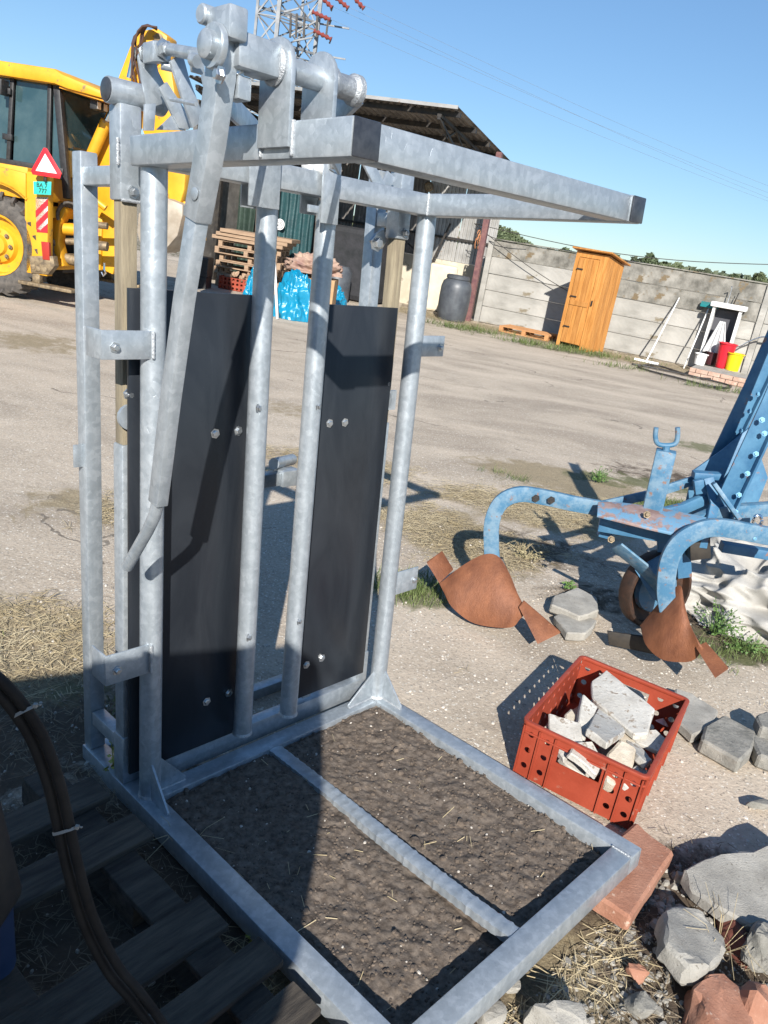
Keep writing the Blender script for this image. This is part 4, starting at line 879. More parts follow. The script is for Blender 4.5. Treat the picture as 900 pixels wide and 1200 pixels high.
# ================================================================== BLUE PLOUGH
plo = thing('blue_plough', 'blue mounted plough with rusty mouldboards, standing on the yard at the right', 'plough', Fr((1.2, 3.8, 0)))
PS_ = Vector((1.2, 3.8, 0))
def pp(name, mb, m=BLUE, bev=.004, par=None, **k): return mb.build(name, m, par or plo, bevel=bev, smooth=k.pop('smooth', .6), shift=PS_, **k)
def path(pts): return [P(x, y, Y) for x, y, Y in pts]
def leg(pts, w_=.032, h_=.080, m=BLUEW): return MB().ring(pts, [(-h_/2, -w_/2), (h_/2, -w_/2), (h_/2, w_/2), (-h_/2, w_/2)], upv=(.15, 1, 0))
def smoothpath(pts, n=6):
    out = []
    for i in range(len(pts)-1):
        p0 = pts[max(i-1, 0)]; p1 = pts[i]; p2 = pts[i+1]; p3 = pts[min(i+2, len(pts)-1)]
        for k in range(n):
            t = k/n; out.append(.5*((2*p1)+(-p0+p2)*t+(2*p0-5*p1+4*p2-p3)*t*t+(-p0+3*p1-3*p2+p3)*t**3))
    return out+[pts[-1]]
# first body: curved leg
Y1 = 3.85
pp('leg', leg(smoothpath(path([(578, 665, Y1), (576, 640, Y1), (577, 610, Y1), (588, 588, Y1), (610, 579, Y1), (640, 583, Y1+.02), (672, 590, Y1+.03), (712, 597, Y1+.05)]))), BLUEW)
for x in (628, 646): b = bolt(plo, P(x, 584 if x < 640 else 586, Y1-.02)-PS_, (0, -1, 0), .013, .004, DARKM)
def share(o_px, Yd, sc, flip=1):
    # curved mouldboard as a swept sheet, outline read from the photograph at its distance
    b = MB()
    return b
def sheetpx(rows, nu=14, thick=.013):
    # rows: list of ((xl,yl),(xr,yr), Yl, Yr, bulge) top to bottom
    rs = []
    n = len(rows)
    def interp(t, idx):
        f = t*(n-1); i = min(int(f), n-2); k = f-i
        # catmull
        g_ = lambda j: rows[max(0, min(n-1, j))][idx]
        vals = [g_(i-1), g_(i), g_(i+1), g_(i+2)]
        if isinstance(vals[0], tuple):
            return tuple(.5*((2*vals[1][c])+(-vals[0][c]+vals[2][c])*k+(2*vals[0][c]-5*vals[1][c]+4*vals[2][c]-vals[3][c])*k*k+(-vals[0][c]+3*vals[1][c]-3*vals[2][c]+vals[3][c])*k**3) for c in (0, 1))
        return vals[1]+(vals[2]-vals[1])*k
    N = 26; pts = []
    for j in range(N):
        t = j/(N-1); l = interp(t, 0); r = interp(t, 1); Yl = interp(t, 2); Yr = interp(t, 3); bu = interp(t, 4)
        A = P(l[0], l[1], Yl); B = P(r[0], r[1], Yr)
        for i in range(nu):
            s = i/(nu-1); p = A.lerp(B, s); vdir = (p-CAMP).normalized(); pts.append(p+vdir*(-bu*4*s*(1-s)))
    b = MB(); m_ = len(pts); back = [p+(p-CAMP).normalized()*thick for p in pts]; fs = []
    for j in range(N-1):
        for i in range(nu-1):
            a = j*nu+i; fs += [(a, a+1, a+nu+1, a+nu), (m_+a, m_+a+nu, m_+a+nu+1, m_+a+1)]
    for j in range(N-1):
        for a in (j*nu, j*nu+nu-1): fs.append((a, a+nu, m_+a+nu, m_+a))
    for i in range(nu-1):
        for a in (i, (N-1)*nu+i): fs.append((a, m_+a, m_+a+1, a+1))
    return b.add(pts+back, fs)
# rows run from the left wing to the right, across the mouldboard
pp('mouldboard', sheetpx([((515, 684), (521, 696), 3.80, 3.76, .0), ((540, 664), (530, 712), 3.82, 3.70, .02), ((566, 650), (552, 729), 3.84, 3.66, .045), ((584, 652), (578, 735), 3.82, 3.62, .05), ((597, 672), (600, 735), 3.76, 3.60, .04), ((606, 694), (609, 726), 3.68, 3.60, .02), ((612, 706), (613, 722), 3.64, 3.60, .01)]), RUST, 0, smooth=.6)
pp('share', MB().prism([P(608, 712, 3.60), P(614, 705, 3.62), P(657, 742, 3.50), P(630, 755, 3.46)], (0, .012, .004)), RUST, .002)
pp('wing_plate', MB().prism([P(500, 660, 3.76), P(518, 647, 3.84), P(531, 668, 3.80), P(515, 684, 3.72)], (.0, .012, .004)), RUST, .002)
pp('landside', MB().prism([P(512, 710, 3.95), P(590, 722, 3.95), P(590, 738, 3.95), P(514, 726, 3.95)], (0, .015, 0)), RUST, .002)
pp('frog', MB().prism([P(572, 655, 3.86), P(590, 655, 3.86), P(612, 715, 3.80), P(560, 725, 3.86)], (0, .03, 0)), DARKM, .003)
# second body
Y2 = 3.55
pp('leg', leg(smoothpath(path([(783, 715, Y2), (780, 690, Y2), (784, 658, Y2), (796, 636, Y2), (818, 622, Y2), (842, 618, Y2), (880, 624, Y2+.02), (930, 634, Y2+.04)])), .034, .086), BLUEW)
pp('mouldboard', sheetpx([((750, 733), (751, 737), 3.62, 3.60, .0), ((764, 716), (757, 756), 3.62, 3.50, .02), ((780, 698), (774, 772), 3.60, 3.42, .045), ((797, 686), (796, 776), 3.56, 3.38, .05), ((802, 706), (812, 774), 3.50, 3.36, .04), ((808, 730), (822, 764), 3.42, 3.34, .02), ((818, 750), (824, 760), 3.38, 3.34, .01)]), RUST, 0, smooth=.6)
pp('share', MB().prism([P(816, 760, 3.34), P(828, 754, 3.38), P(854, 784, 3.24), P(838, 795, 3.20)], (0, .012, .004)), RUST, .002)
pp('landside', MB().prism([P(712, 740, 3.70), P(790, 752, 3.66), P(790, 772, 3.66), P(714, 756, 3.70)], (0, .015, 0)), DARKM, .002)
# main flat bars
RPL = mat('rust_worn_plate', (.20, .12, .10), .6, col2=(.30, .22, .20), scale=16, spots=(.12, .25, .37), spotsc=9, sp=.49, bump=.0015, bscale=80)
pp('frame_plate', MB().prism([P(701, 588, 3.80), P(724, 588, 3.84), P(770, 594, 3.82), P(828, 606, 3.74), P(814, 622, 3.62), P(795, 626, 3.60), P(760, 618, 3.64), P(700, 603, 3.70)], (0, 0, -.014)), RPL, .002)
pp('frame_bar', MB().bar(path([(702, 612, 3.84), (760, 622, 3.80), (830, 632, 3.72)]), .05, .085), BLUE, .003)
pp('frame_bar', MB().bar(path([(822, 618, 3.62), (930, 634, 3.60)]), .06, .03, upv=(0, 0, 1)), BLUE, .003)
pp('brace', MB().bar(path([(706, 592, 4.1), (760, 580, 4.1), (822, 560, 4.1)]), .02, .05, upv=(0, 0, 1)), BLUEW, .002)
pp('brace', MB().bar(path([(830, 560, 4.0), (838, 590, 3.95), (832, 612, 3.85)]), .05, .02, upv=(0, 1, 0)), BLUE, .002)
pp('clevis', MB().bar(path([(812, 556, 4.05), (846, 558, 4.05)]), .06, .035).bar(path([(818, 562, 4.0), (820, 578, 4.0)]), .035, .05), BLUE, .004)
# mast rails
for pts_, m_ in (([(812, 600, 4.35), (884, 450, 4.35), (930, 345, 4.35)], BLUE), ([(838, 614, 3.95), (905, 470, 3.95), (960, 340, 3.95)], BLUE)):
    mp_ = path(pts_)
    pp('mast_rail', MB().bar(mp_, .012, .10, upv=(.9, 0, .4)), m_, .002)
    pp('mast_rail', MB().bar([p+Vector((.055, .0, .02)) for p in mp_], .09, .012, upv=(.9, 0, .4)), m_, .002)
pp('headstock_plate', MB().prism([P(800, 606, 4.25), P(812, 552, 4.25), P(846, 528, 4.25), P(880, 500, 4.25), P(900, 560, 4.22), P(878, 616, 4.18), P(840, 622, 4.18)], (0, .014, 0)), BLUE, .002)
pp('brace', MB().bar(path([(742, 610, 3.95), (800, 596, 4.0), (850, 574, 4.05)]), .035, .06, upv=(0, 0, 1)), BLUE, .003)
pp('brace', MB().bar(path([(800, 618, 3.9), (842, 600, 3.95), (905, 596, 4.0)]), .05, .07, upv=(0, 0, 1)), BLUEW, .003)
pp('brace', MB().bar(path([(836, 566, 3.9), (866, 608, 3.85)]), .02, .06, upv=(0, 1, 0)), BLUEW, .002)
pp('frame_bar', MB().bar(path([(845, 640, 3.9), (935, 655, 3.9)]), .06, .05, upv=(0, 0, 1)), BLUE, .003)
pp('drop_arm', MB().bar(path([(800, 640, 3.80), (802, 676, 3.80)]), .07, .03, upv=(0, 1, 0)), BLUE, .002)
pp('web_plate', MB().prism([P(846, 570, 4.15), P(868, 545, 4.15), P(880, 560, 4.15), P(854, 612, 4.10), P(838, 612, 4.10)], (0, .012, 0)), BLUE, .002)
for x, y in ((866, 580), (876, 555), (886, 532), (896, 508), (862, 600), (893, 492)): bolt(plo, P(x, y, 3.90)-PS_, (-.3, -1, .2), .009, .008, mat('blue_bolt', (.15, .34, .5), .4, .3))
for x, y in ((868, 505), (878, 482), (888, 462)): bolt(plo, P(x, y, 4.28)-PS_, (.3, -1, .2), .009, .008, mat('blue_bolt', (.15, .34, .5), .4, .3))
for x, y in ((862, 627), (884, 631)): bolt(plo, P(x, y, 3.56)-PS_, (0, -1, 0), .010, .010, mat('blue_bolt', (.15, .34, .5), .4, .3))
for x, y in ((716, 632), (758, 603)): bolt(plo, P(x, y, 3.68)-PS_, (0, -1, .3), .012, .016, GREASY)
# upright with fork
pp('upright', MB().bar(path([(764, 600, 3.82), (781, 528, 3.82)]), .095, .075, upv=(.3, 1, 0)), BLUEW, .004)
pp('fork', MB().tube(smoothpath(path([(769, 501, 3.82), (768, 512, 3.82), (771, 520, 3.82), (781, 522, 3.82), (791, 520, 3.82), (794, 512, 3.82), (794, 501, 3.82)]), 4), .012, 10).tube(path([(781, 522, 3.82), (780, 530, 3.82)]), .018, 10), BLUEW, 0)
# depth wheel with bracket
wc = P(768, 690, 3.86)
pp('wheel', MB().lathe(wc, (.43, -.90, .08), [(.15, -.05), (.205, -.045), (.215, -.03), (.215, .03), (.205, .045), (.19, .045), (.185, .0), (.12, -.02)], 30), mat('shaded_rusty_steel', (.03, .02, .015), .6, .3, col2=(.09, .042, .025), scale=12, bump=.002), 0)  # rust colour darkened to hold the shade on the wheel
pp('wheel_disc', MB().lathe(wc, (.43, -.90, .08), [(.13, -.01), (.125, .02), (.09, .03), (.05, .035), (.045, .06), (.02, .065)], 24), BLUEW, 0)
pp('wheel_bracket', MB().bar(path([(722, 640, 3.72), (752, 664, 3.70), (784, 700, 3.68)]), .012, .10, upv=(0, -.7, .7)), BLUEW, .002)
pp('wheel_bracket', MB().prism([P(744, 668, 3.74), P(776, 650, 3.76), P(786, 694, 3.74), P(766, 704, 3.72)], (0, .012, 0)), BLUE, .002)
pp('drop_arm', MB().bar(path([(776, 624, 3.86), (776, 672, 3.86)]), .05, .025, upv=(0, 1, 0)), BLUE, .002)
pp('clamp_block', MB().bar(path([(817, 628, 3.75), (818, 652, 3.75)]), .10, .09, upv=(0, 1, 0)), DARKM, .004)
pp('clamp_block', MB().bar(path([(702, 622, 3.9), (716, 626, 3.9)]), .05, .05, upv=(0, 0, 1)), BLUE, .003)
pp('shackle', MB().tube([P(888+5*cos(a), 610+6*sin(a), 3.8) for a in [i*pi/8 for i in range(16)]], .009, 8), CHROME, 0)
# ================================================================== WHITE WOVEN BAG
WB = mat('woven_white_bag', (.36, .345, .315), .85, col2=(.46, .445, .41), scale=7, spots=(.26, .24, .20), spotsc=160, sp=.58, bump=.004, bscale=260)
def bagmesh(c, rx, ry, rz, seed, amp=.10, nu=90, nv=50, fold=1., fine=0, pleat=0):
    def f(i, j):
        a = 2*pi*i; e = pi/2*(1-j)*1.0
        x, y, z = cos(a)*cos(e), sin(a)*cos(e), sin(e)
        q = Vector((x*1.3+seed, y*1.3, z*1.6))
        rdg = 1-abs(noise.noise(q*1.6)*2); rdg2 = 1-abs(noise.noise(q*3.7+Vector((4, 0, 0)))*2)
        k = 1+amp*(rdg-.5)*fold*1.6+amp*.5*(rdg2-.5)+amp*.8*noise.noise(q*.8)
        if pleat: k += .10*(1-abs(noise.noise(Vector((x*4+seed, y*4, z*.9+2)))*2))-.05+.035*noise.noise(Vector((x*9, y*9, z*3+seed)))
        if fine: k += .10*(1-abs(noise.noise(q*5.3+Vector((0, 7, 0)))*2))**2-.05+.03*noise.noise(q*14)
        return (c[0]+rx*x*k, c[1]+ry*y*k, max(-.01, c[2]+rz*z*k))
    return MB().grid(nu, nv, f)
bgp = P(875, 700, 4.75)
o = bagmesh((2.52, 4.62, .0), .76, .55, .36, 3., .20, 240, 120, pleat=1).build('woven_bag', WB, smooth=3); tag(o, 'crumpled white woven plastic bag lying behind the blue plough', 'bag')
# ================================================================== THINGS AT THE BACK
def lathe_thing(name, px, py, prof, m, label, cat, group=None, n=24, rot=None, off=(0, 0, 0)):
    p = G(px, py)+Vector(off); o = MB().lathe((0, 0, 0), (0, 0, 1), prof, n).build(name, m, smooth=.6); o.location = p
    if rot: o.rotation_euler = rot
    return tag(o, label, cat, group)
bar = thing('barrel', 'dark grey plastic barrel with screw lid standing beside the shed post', 'barrel', Fr(G(528, 375)))
BARM = mat('dark_grey_plastic', (.045, .05, .06), .45, col2=(.09, .10, .11), scale=4)
MB().lathe((0, 0, 0), (0, 0, 1), [(.34, 0), (.36, .03), (.385, .3), (.39, .55), (.385, .8), (.35, .93), (.27, 1.0), (.25, 1.02)], 28).build('shell', BARM, bar, smooth=.7)
MB().lathe((0, 0, 1.0), (0, 0, 1), [(.25, 0), (.29, .01), (.29, .08), (.25, .10)], 28).build('lid', BARM, bar, smooth=.6)
cx_ = G(516, 368)
cn = MB().box((0, 0, .62), (.75, .6, 1.24)).build('container', mat('beige_plastic', (.50, .43, .31), .6, col2=(.60, .53, .40), scale=3), bevel=.06); cn.location = (cx_.x-.1, cx_.y+.75, 0); tag(cn, 'beige plastic container standing behind the dark barrel', 'container')
TEALB = mat('blue_plastic_film', (.0, .19, .33), .25, col2=(.01, .22, .37), scale=3, bump=.012, bscale=10, spec=.6)
for i, (px, py, rx, rz, lab) in enumerate(((340, 374, .43, .80, 'bulging bright blue plastic sack, the largest of the three'), (297, 362, .26, .80, 'bright blue plastic sack left of the white pole, half hidden by the gate pipe'), (384, 362, .36, .52, 'low bright blue plastic sack right of the large one'))):
    p = G(px, py); o = bagmesh((p.x, p.y+.3, .0), rx, .42, rz, 10.+i*3, .10, 140, 80, pleat=1).build('blue_sack', TEALB, smooth=3); tag(o, lab, 'sack', 'blue sacks before the shed')
p0 = G(325, 374); p1 = P(318, 240, p0.y+.5)
o = MB().tube([p0, p1], .028, 10).build('white_pole', WHT, smooth=3); tag(o, 'thin white pole leaning upright before the blue sacks', 'pole')
# pile of timber and pallets behind
PINE = mat('pale_timber', (.25, .16, .10), .8, col2=(.38, .265, .17), scale=3, stretch=(1, 9, 9), spots=(.25, .15, .08), spotsc=6, sp=.62)
def pallet(fr, label, group=None, L=1.2, Wd=.8, m=PINE, nb=5, name='pallet', bw=.1, cat='pallet'):
    t = thing(name, label, cat, fr, group)
    for k in range(nb):
        y = bw/2+(Wd-bw)*k/(nb-1); MB().b2((0, y-bw/2, .122), (L, y+bw/2, .144)).build('board', m, t, bevel=.002)
    for x in (0, L/2-.05, L-.1):
        MB().b2((x, 0, .10), (x+.1, Wd, .1215)).build('cross_board', m, t, bevel=.002)
        for y in (0, Wd/2-.05, Wd-.1): MB().b2((x+.002, y, .022), (x+.098, y+.1, .0995)).build('block', m, t, bevel=.002)
    for y in (0, Wd/2-.05, Wd-.1): MB().b2((0, y, 0), (L, y+.1, .0215)).build('runner', m, t, bevel=.002)
    return t
pst = G(244, 338)
base = Vector((pst.x-.1, pst.y+.9, 0))
labs = ['lowest pallet of the stack before the dark shed', 'second pallet from the ground in the stack', 'third pallet from the ground in the stack', 'fourth pallet from the ground in the stack', 'fifth pallet from the ground in the stack', 'sixth pallet from the ground in the stack', 'topmost pallet of the stack, sheets of board on it']
for k in range(7):
    pallet(Fr(base+Vector((.06*sin(k*2.1), .05*cos(k*3), .15*k)), zrot(-.10+.04*sin(k*1.3))), labs[k], 'stacked pallets before the shed', 1.5, .9)
for k in range(3):
    o = MB().b2((0, 0, 0), (1.7, .9, .08)).build('timber_board', PINE, bevel=.004); o.location = base+Vector((-.15+.1*k, -.05*k, 1.06+.083*k)); o.rotation_euler = (0, 0, -.1+.02*k); tag(o, ('lowest', 'middle', 'uppermost')[k]+' thick board lying on top of the pallet stack', 'board', 'boards on the pallet stack')
rc = G(275, 342); o = thing('red_crate', 'low red plastic crate with wood scraps, on the ground before the pallet stack', 'crate', Fr((rc.x-.45, rc.y+.25, 0), zrot(-.1)))
holed(strip(0, .9, 0, .28, 9, 3, .03), .01, (0, 0, 0), (1, 0, 0), (0, 0, 1), (0, 1, 0)).build('crate_wall', CRATE, o)
holed(strip(0, .9, 0, .28, 9, 3, .03), .01, (0, .5, 0), (1, 0, 0), (0, 0, 1), (0, 1, 0)).build('crate_wall', CRATE, o)
for x in (0, .89): MB().b2((x, .01, 0), (x+.01, .5, .28)).build('crate_wall', CRATE, o)
MB().b2((0, 0, 0), (.9, .5, .01)).build('crate_floor', CRATE, o)
for i in range(9):
    q = chunk(500+i, (.22, .12, .1), PINE, 'wood_scrap', 10); q.location = (rc.x-.3+.09*i, rc.y+.5+.1*(i % 2), .28+.04*(i % 3)); q.rotation_euler = (i, .4*i, i*2.); tag(q, 'wood scrap heaped in the low red crate', 'wood scrap', 'wood scraps in the low red crate')
bx = G(245, 340); o = MB().box((0, 0, .5), (.5, .5, .42)).build('black_crate', BLK, bevel=.02); o.location = (bx.x-.35, bx.y+.35, -.05); tag(o, 'black plastic crate beside the pallet stack, behind the lever', 'crate')
MB().b2((-.24, -.24, 0), (.24, .24, .29)).build('crate_base', BLK, o, bevel=.01)
# heap of cloth and cardboard
CLO = mat('pink_beige_cloth', (.24, .14, .115), .9, col2=(.38, .27, .20), scale=5, spots=(.20, .10, .06), spotsc=4, sp=.6)
hp = G(342, 372); o = bagmesh((hp.x+.15, hp.y+1.1, .82), .52, .38, .34, 31., .20, 120, 70, pleat=1).build('cloth_heap', CLO, smooth=3); tag(o, 'heap of pinkish cloth and rags on top behind the blue sacks', 'cloth')
o = MB().box((0, 0, .35), (.9, .7, .8)).build('cardboard_box', mat('cardboard', (.35, .21, .10), .85, col2=(.42, .27, .14), scale=4), bevel=.01); o.location = (hp.x+.2, hp.y+1.15, .0); tag(o, 'brown cardboard box under the cloth heap', 'box')
# dark contents of the shed
TARP = mat('dark_teal_tarp', (.012, .045, .05), .5, col2=(.02, .07, .075), scale=3, bump=.02, bscale=5)
GRT = mat('dark_green_tarp', (.014, .03, .022), .7, col2=(.03, .055, .04), scale=4, bump=.02, bscale=6)
def sheetdrape(x0, x1, y, z0, z1, seed):
    return MB().grid(60, 20, lambda i, j: (x0+(x1-x0)*i, y+.05*sin(i*30+seed+j)+.06*nz(i*6, j*2, 1, seed), z0+(z1-z0)*j))
def spx(px, py, y): return SF.hit(px, py, 1, y)
a_ = spx(322, 285, 1.9); b_ = spx(372, 228, 1.9)
def solidify(o, t):
    md = o.modifiers.new('thickness', 'SOLIDIFY'); md.thickness = t; return o
o = solidify(sheetdrape(a_.x, b_.x, 1.9, a_.z-.6, b_.z+.2, 1.).build('teal_tarp', TARP, smooth=3), .02); o.matrix_world = SF.mat(); tag(o, 'dark teal tarpaulin hanging in the shed, with a round 25 sticker', 'tarpaulin')
q = spx(328, 263, 1.78); dsc = MB().lathe(q, (0, -1, 0), [(.13, 0), (.13, .008)], 24).build('sticker', WHT, o)
MB().lathe(q+Vector((0, -.008, 0)), (0, -1, 0), [(.112, 0), (.112, .003)], 24).build('sticker_ring', BLK, dsc); MB().lathe(q+Vector((0, -.011, 0)), (0, -1, 0), [(.098, 0), (.098, .003)], 24).build('sticker_face', WHT, dsc)
text('lettering', '25', .15, BLK, dsc, q+Vector((0, -.016, 0)), (pi/2, 0, 0))
a_ = spx(268, 290, 2.6); b_ = spx(303, 215, 2.6)
o = solidify(sheetdrape(a_.x, b_.x, 2.6, a_.z-.8, b_.z, 5.).build('green_tarp', GRT, smooth=3), .02); o.matrix_world = SF.mat(); tag(o, 'dark green tarpaulin hanging in the shed behind the pallet stack', 'tarpaulin')
o = MB().box((0, 0, .9), (2.2, 1.4, 1.8)).build('machine_cover', mat('near_black_tarp', (.012, .014, .016), .8, col2=(.03, .03, .035), scale=3, bump=.02, bscale=4), bevel=.15); o.matrix_world = SF.mat() @ Matrix.Translation((-3.4, 3.6, 0)); tag(o, 'bulky thing under a black cover in the shade of the shed', 'cover')
o = MB().box((0, 0, .9), (2.4, 1.2, 1.7)).build('machine_cover', MC['near_black_tarp'], bevel=.15); o.matrix_world = SF.mat() @ Matrix.Translation((-7.0, 3.9, 0)); tag(o, 'black covered stack at the left end inside the shed', 'cover')
BLC = mat('blue_crate', (.03, .10, .32), .5)
for i, (px, y) in enumerate(((222, 2.2), (238, 2.3), (254, 2.2))):
    q = spx(px, 266, y); o = MB().box((0, 0, 0), (.38, .35, .34)).build('blue_box', BLC, bevel=.02); o.matrix_world = SF.mat() @ Matrix.Translation((q.x, y, q.z)); tag(o, ('leftmost', 'middle', 'rightmost')[i]+' of the three blue boxes in the shed behind the pallet stack', 'box', 'blue boxes in the shed')
for i, (px, py, r, hh_, lab) in enumerate(((392, 352, .33, .85, 'dark grey drum in the shed, right of the middle gate pipe'), (418, 352, .33, 1.05, 'taller dark drum in the shed behind the right black board'), (404, 345, .3, .95, 'dark drum at the back between two others'))):
    q = G(px, py); lathe_thing('drum', px, py, [(r, 0), (r*1.06, .1), (r*1.06, hh_*.85), (r*.8, hh_), (r*.3, hh_+.02)], BARM, lab, 'drum', 'drums in the shed')
for i, (px, py, r, m, lab) in enumerate(((492, 358, .38, WB, 'white plastic sack slumped in the shed right of the drums'), (505, 352, .25, mat('pale_blue_bag', (.25, .42, .60), .6, col2=(.45, .55, .65), scale=8), 'small pale blue bag beside the white sack'))):
    q = G(px, py); o = bagmesh((q.x, q.y+.3, 0), r, .3, r*1.1, 50.+i, .25, 60, 30).build('sack', m, smooth=3); tag(o, lab, 'sack')
q = G(482, 350)
o = MB().tube(smoothpath([Vector((q.x, q.y+.3, .35)), Vector((q.x-.15, q.y+.3, .75)), Vector((q.x+.1, q.y+.3, 1.0)), Vector((q.x+.35, q.y+.3, .6)), Vector((q.x+.3, q.y+.25, .2))]), .10, 10).build('green_chute', mat('green_plastic', (.0, .22, .12), .4), smooth=3); tag(o, 'bright green plastic pipe bend lying on the white sack', 'pipe')
tap = G(430, 352)
# pallet in front of the wall, left of the outhouse
pq = G(584, 388)
pallet(Fr((pq.x, pq.y, 0), zrot(-.42)), 'orange-brown pallet lying flat by the wall, left of the outhouse', None, 1.25, .8, mat('orange_timber', (.38, .17, .06), .8, col2=(.50, .26, .11), scale=3, stretch=(1, 9, 9)))
pv = G(605, 384); cable('white_hose', smoothpath([Vector((pv.x-.5, pv.y-.1, .17)), Vector((pv.x, pv.y+.05, .16)), Vector((pv.x+.3, pv.y-.1, .16)), Vector((pv.x+.55, pv.y+.2, .2)), Vector((pv.x+.4, pv.y-.1, .05)), Vector((pv.x+.8, pv.y-.3, .03))]), .02, WHT, 'white hose thrown over the flat orange-brown pallet', 'hose', 7)
# squeegee and broom leaning on the wall
a_ = G(757, 425); b_ = WLF.w(WLF.hit(796, 349, 1, -.08))
sqg = thing('white_squeegee', 'white long-handled floor squeegee leaning on the concrete wall', 'squeegee', Fr(a_))
MB().tube([Vector((0, 0, .04)), b_-a_], .018, 8).build('handle', WHT, sqg, smooth=3)
MB().box((0, 0, .03), (.55, .05, .05), zrot(-.44)).build('blade', WHT, sqg, bevel=.004)
a_ = G(801, 432); b_ = WLF.w(WLF.hit(831, 360, 1, -.14))
brm = thing('broom', 'teal-headed broom standing head up against the concrete wall', 'broom', Fr(a_))
MB().tube([Vector((0, 0, .0)), b_-a_], .016, 8).build('handle', WHT, brm, smooth=3)
MB().box(b_-a_+Vector((0, 0, .02)), (.40, .10, .07), zrot(-.44)).build('head', mat('teal_plastic', (.0, .16, .17), .5), brm, bevel=.01)
MB().box(b_-a_+Vector((0, 0, .075)), (.38, .09, .06), zrot(-.44)).build('bristles', mat('teal_bristles', (.01, .10, .11), .9, col2=(.03, .2, .2), scale=90), brm)
# brick plinth, sink cabinet, buckets
plf = WLF.hit(806, 440, 2, 0); plr = WLF.hit(882, 450, 2, 0)
PLF = Fr(WLF.w((plf.x, plf.y, 0)), WLF.R); PW = 1.45; PD = min(1.2, -.12-plf.y)
plt = thing('brick_plinth', 'low plinth of pinkish bricks against the concrete wall', 'plinth', PLF)
PBR = mat('pink_brick', (.36, .22, .16), .9, col2=(.50, .36, .28), scale=6, spots=(.55, .48, .40), spotsc=14, sp=.58)
for r in range(2):
    for k in range(6):
        x0 = k*.25-(.12 if r else 0); x1 = min(PW, x0+.24); x0 = max(0, x0)
        MB().b2((x0, 0, r*.09), (x1, .12, r*.09+.083)).build('brick', PBR, plt, bevel=.006)
    for k in range(3): MB().b2((PW-.12, .13+k*.25, r*.09), (PW, .36+k*.25, r*.09+.083)).build('brick', PBR, plt, bevel=.006)
MB().b2((.01, .12, 0), (PW-.125, PD, .172)).build('infill', CONC, plt)
bkt_z = .175
def onpl(px, py): p = PLF.hit(px, py, 2, bkt_z); return PLF.w(p)
def bucket(px, py, r0, r1, hh_, m, label, nm='bucket'):
    t = thing(nm, label, 'bucket', Fr(onpl(px, py)))
    MB().lathe((0, 0, 0), (0, 0, 1), [(r0, 0), (r1, hh_), (r1+.02, hh_), (r1+.02, hh_-.02), (r1-.01, hh_-.015), (r0-.012, .015)], 24).build('shell', m, t, smooth=.6)
    MB().tube([Vector((r1*cos(a), -.02-.05*sin(a), hh_-.02-.16*sin(a))) for a in [pi*i/10 for i in range(11)]], .005, 6).build('handle', DARKM, t)
bucket(845, 431, .13, .19, .55, mat('bright_red_plastic', (.62, .015, .03), .35), 'bright red bucket, the tallest on the brick plinth')
bucket(857, 434, .14, .17, .38, mat('bright_yellow_plastic', (.80, .55, .01), .35), 'bright yellow bucket right of the red one on the plinth')
bucket(819, 427, .11, .13, .24, WHT, 'small white bucket at the left end of the brick plinth')
bucket(832, 427, .12, .15, .28, mat('dark_maroon_plastic', (.06, .015, .02), .45), 'dark maroon bucket between the white and red ones')
sk = thing('wash_stand', 'white wash stand with open shelf and hanging cloth, against the concrete wall', 'wash stand', Fr(WLF.w((WLF.hit(840, 400, 1, -.35).x-.28, -.48, bkt_z)), WLF.R))
WPT = mat('white_painted_metal', (.70, .70, .68), .5, col2=(.78, .78, .76), scale=5, spots=(.45, .42, .38), spotsc=9, sp=.66)
for x in (0, .56): MB().b2((x, 0, 0), (x+.06, .35, 1.25)).build('side_panel', WPT, sk, bevel=.01)
MB().b2((.06, .30, 0), (.56, .34, 1.2)).build('back_panel', mat('dark_shelf', (.06, .06, .07), .7), sk)
MB().b2((-.06, -.06, 1.25), (.70, .36, 1.36)).build('basin', WPT, sk, bevel=.02)
MB().tube([(.25, .30, 1.36), (.25, .30, 1.68), (.25, .18, 1.72)], .014, 8).build('tap', CHROME, sk, smooth=3)
MB().tube([(.38, .30, 1.36), (.42, .30, 1.62)], .012, 8).build('tap', DARKM, sk, smooth=3)
cl_ = MB().grid(26, 20, lambda i, j: (.30+(.10+.30*(1-j))*(i-.5)*1.3, -.07-.03*sin(i*22)*(1-j*.5), .25+.72*j)).build('cloth_hanging', mat('grey_cloth', (.45, .45, .45), .95, col2=(.6, .6, .59), scale=6), None, smooth=3)
cl_.matrix_world = Matrix.Translation(Vector(sk.matrix_world.translation)) @ WLF.R.to_4x4(); solidify(cl_, .01); tag(cl_, 'light grey cloth hanging down the front of the wash stand', 'cloth')
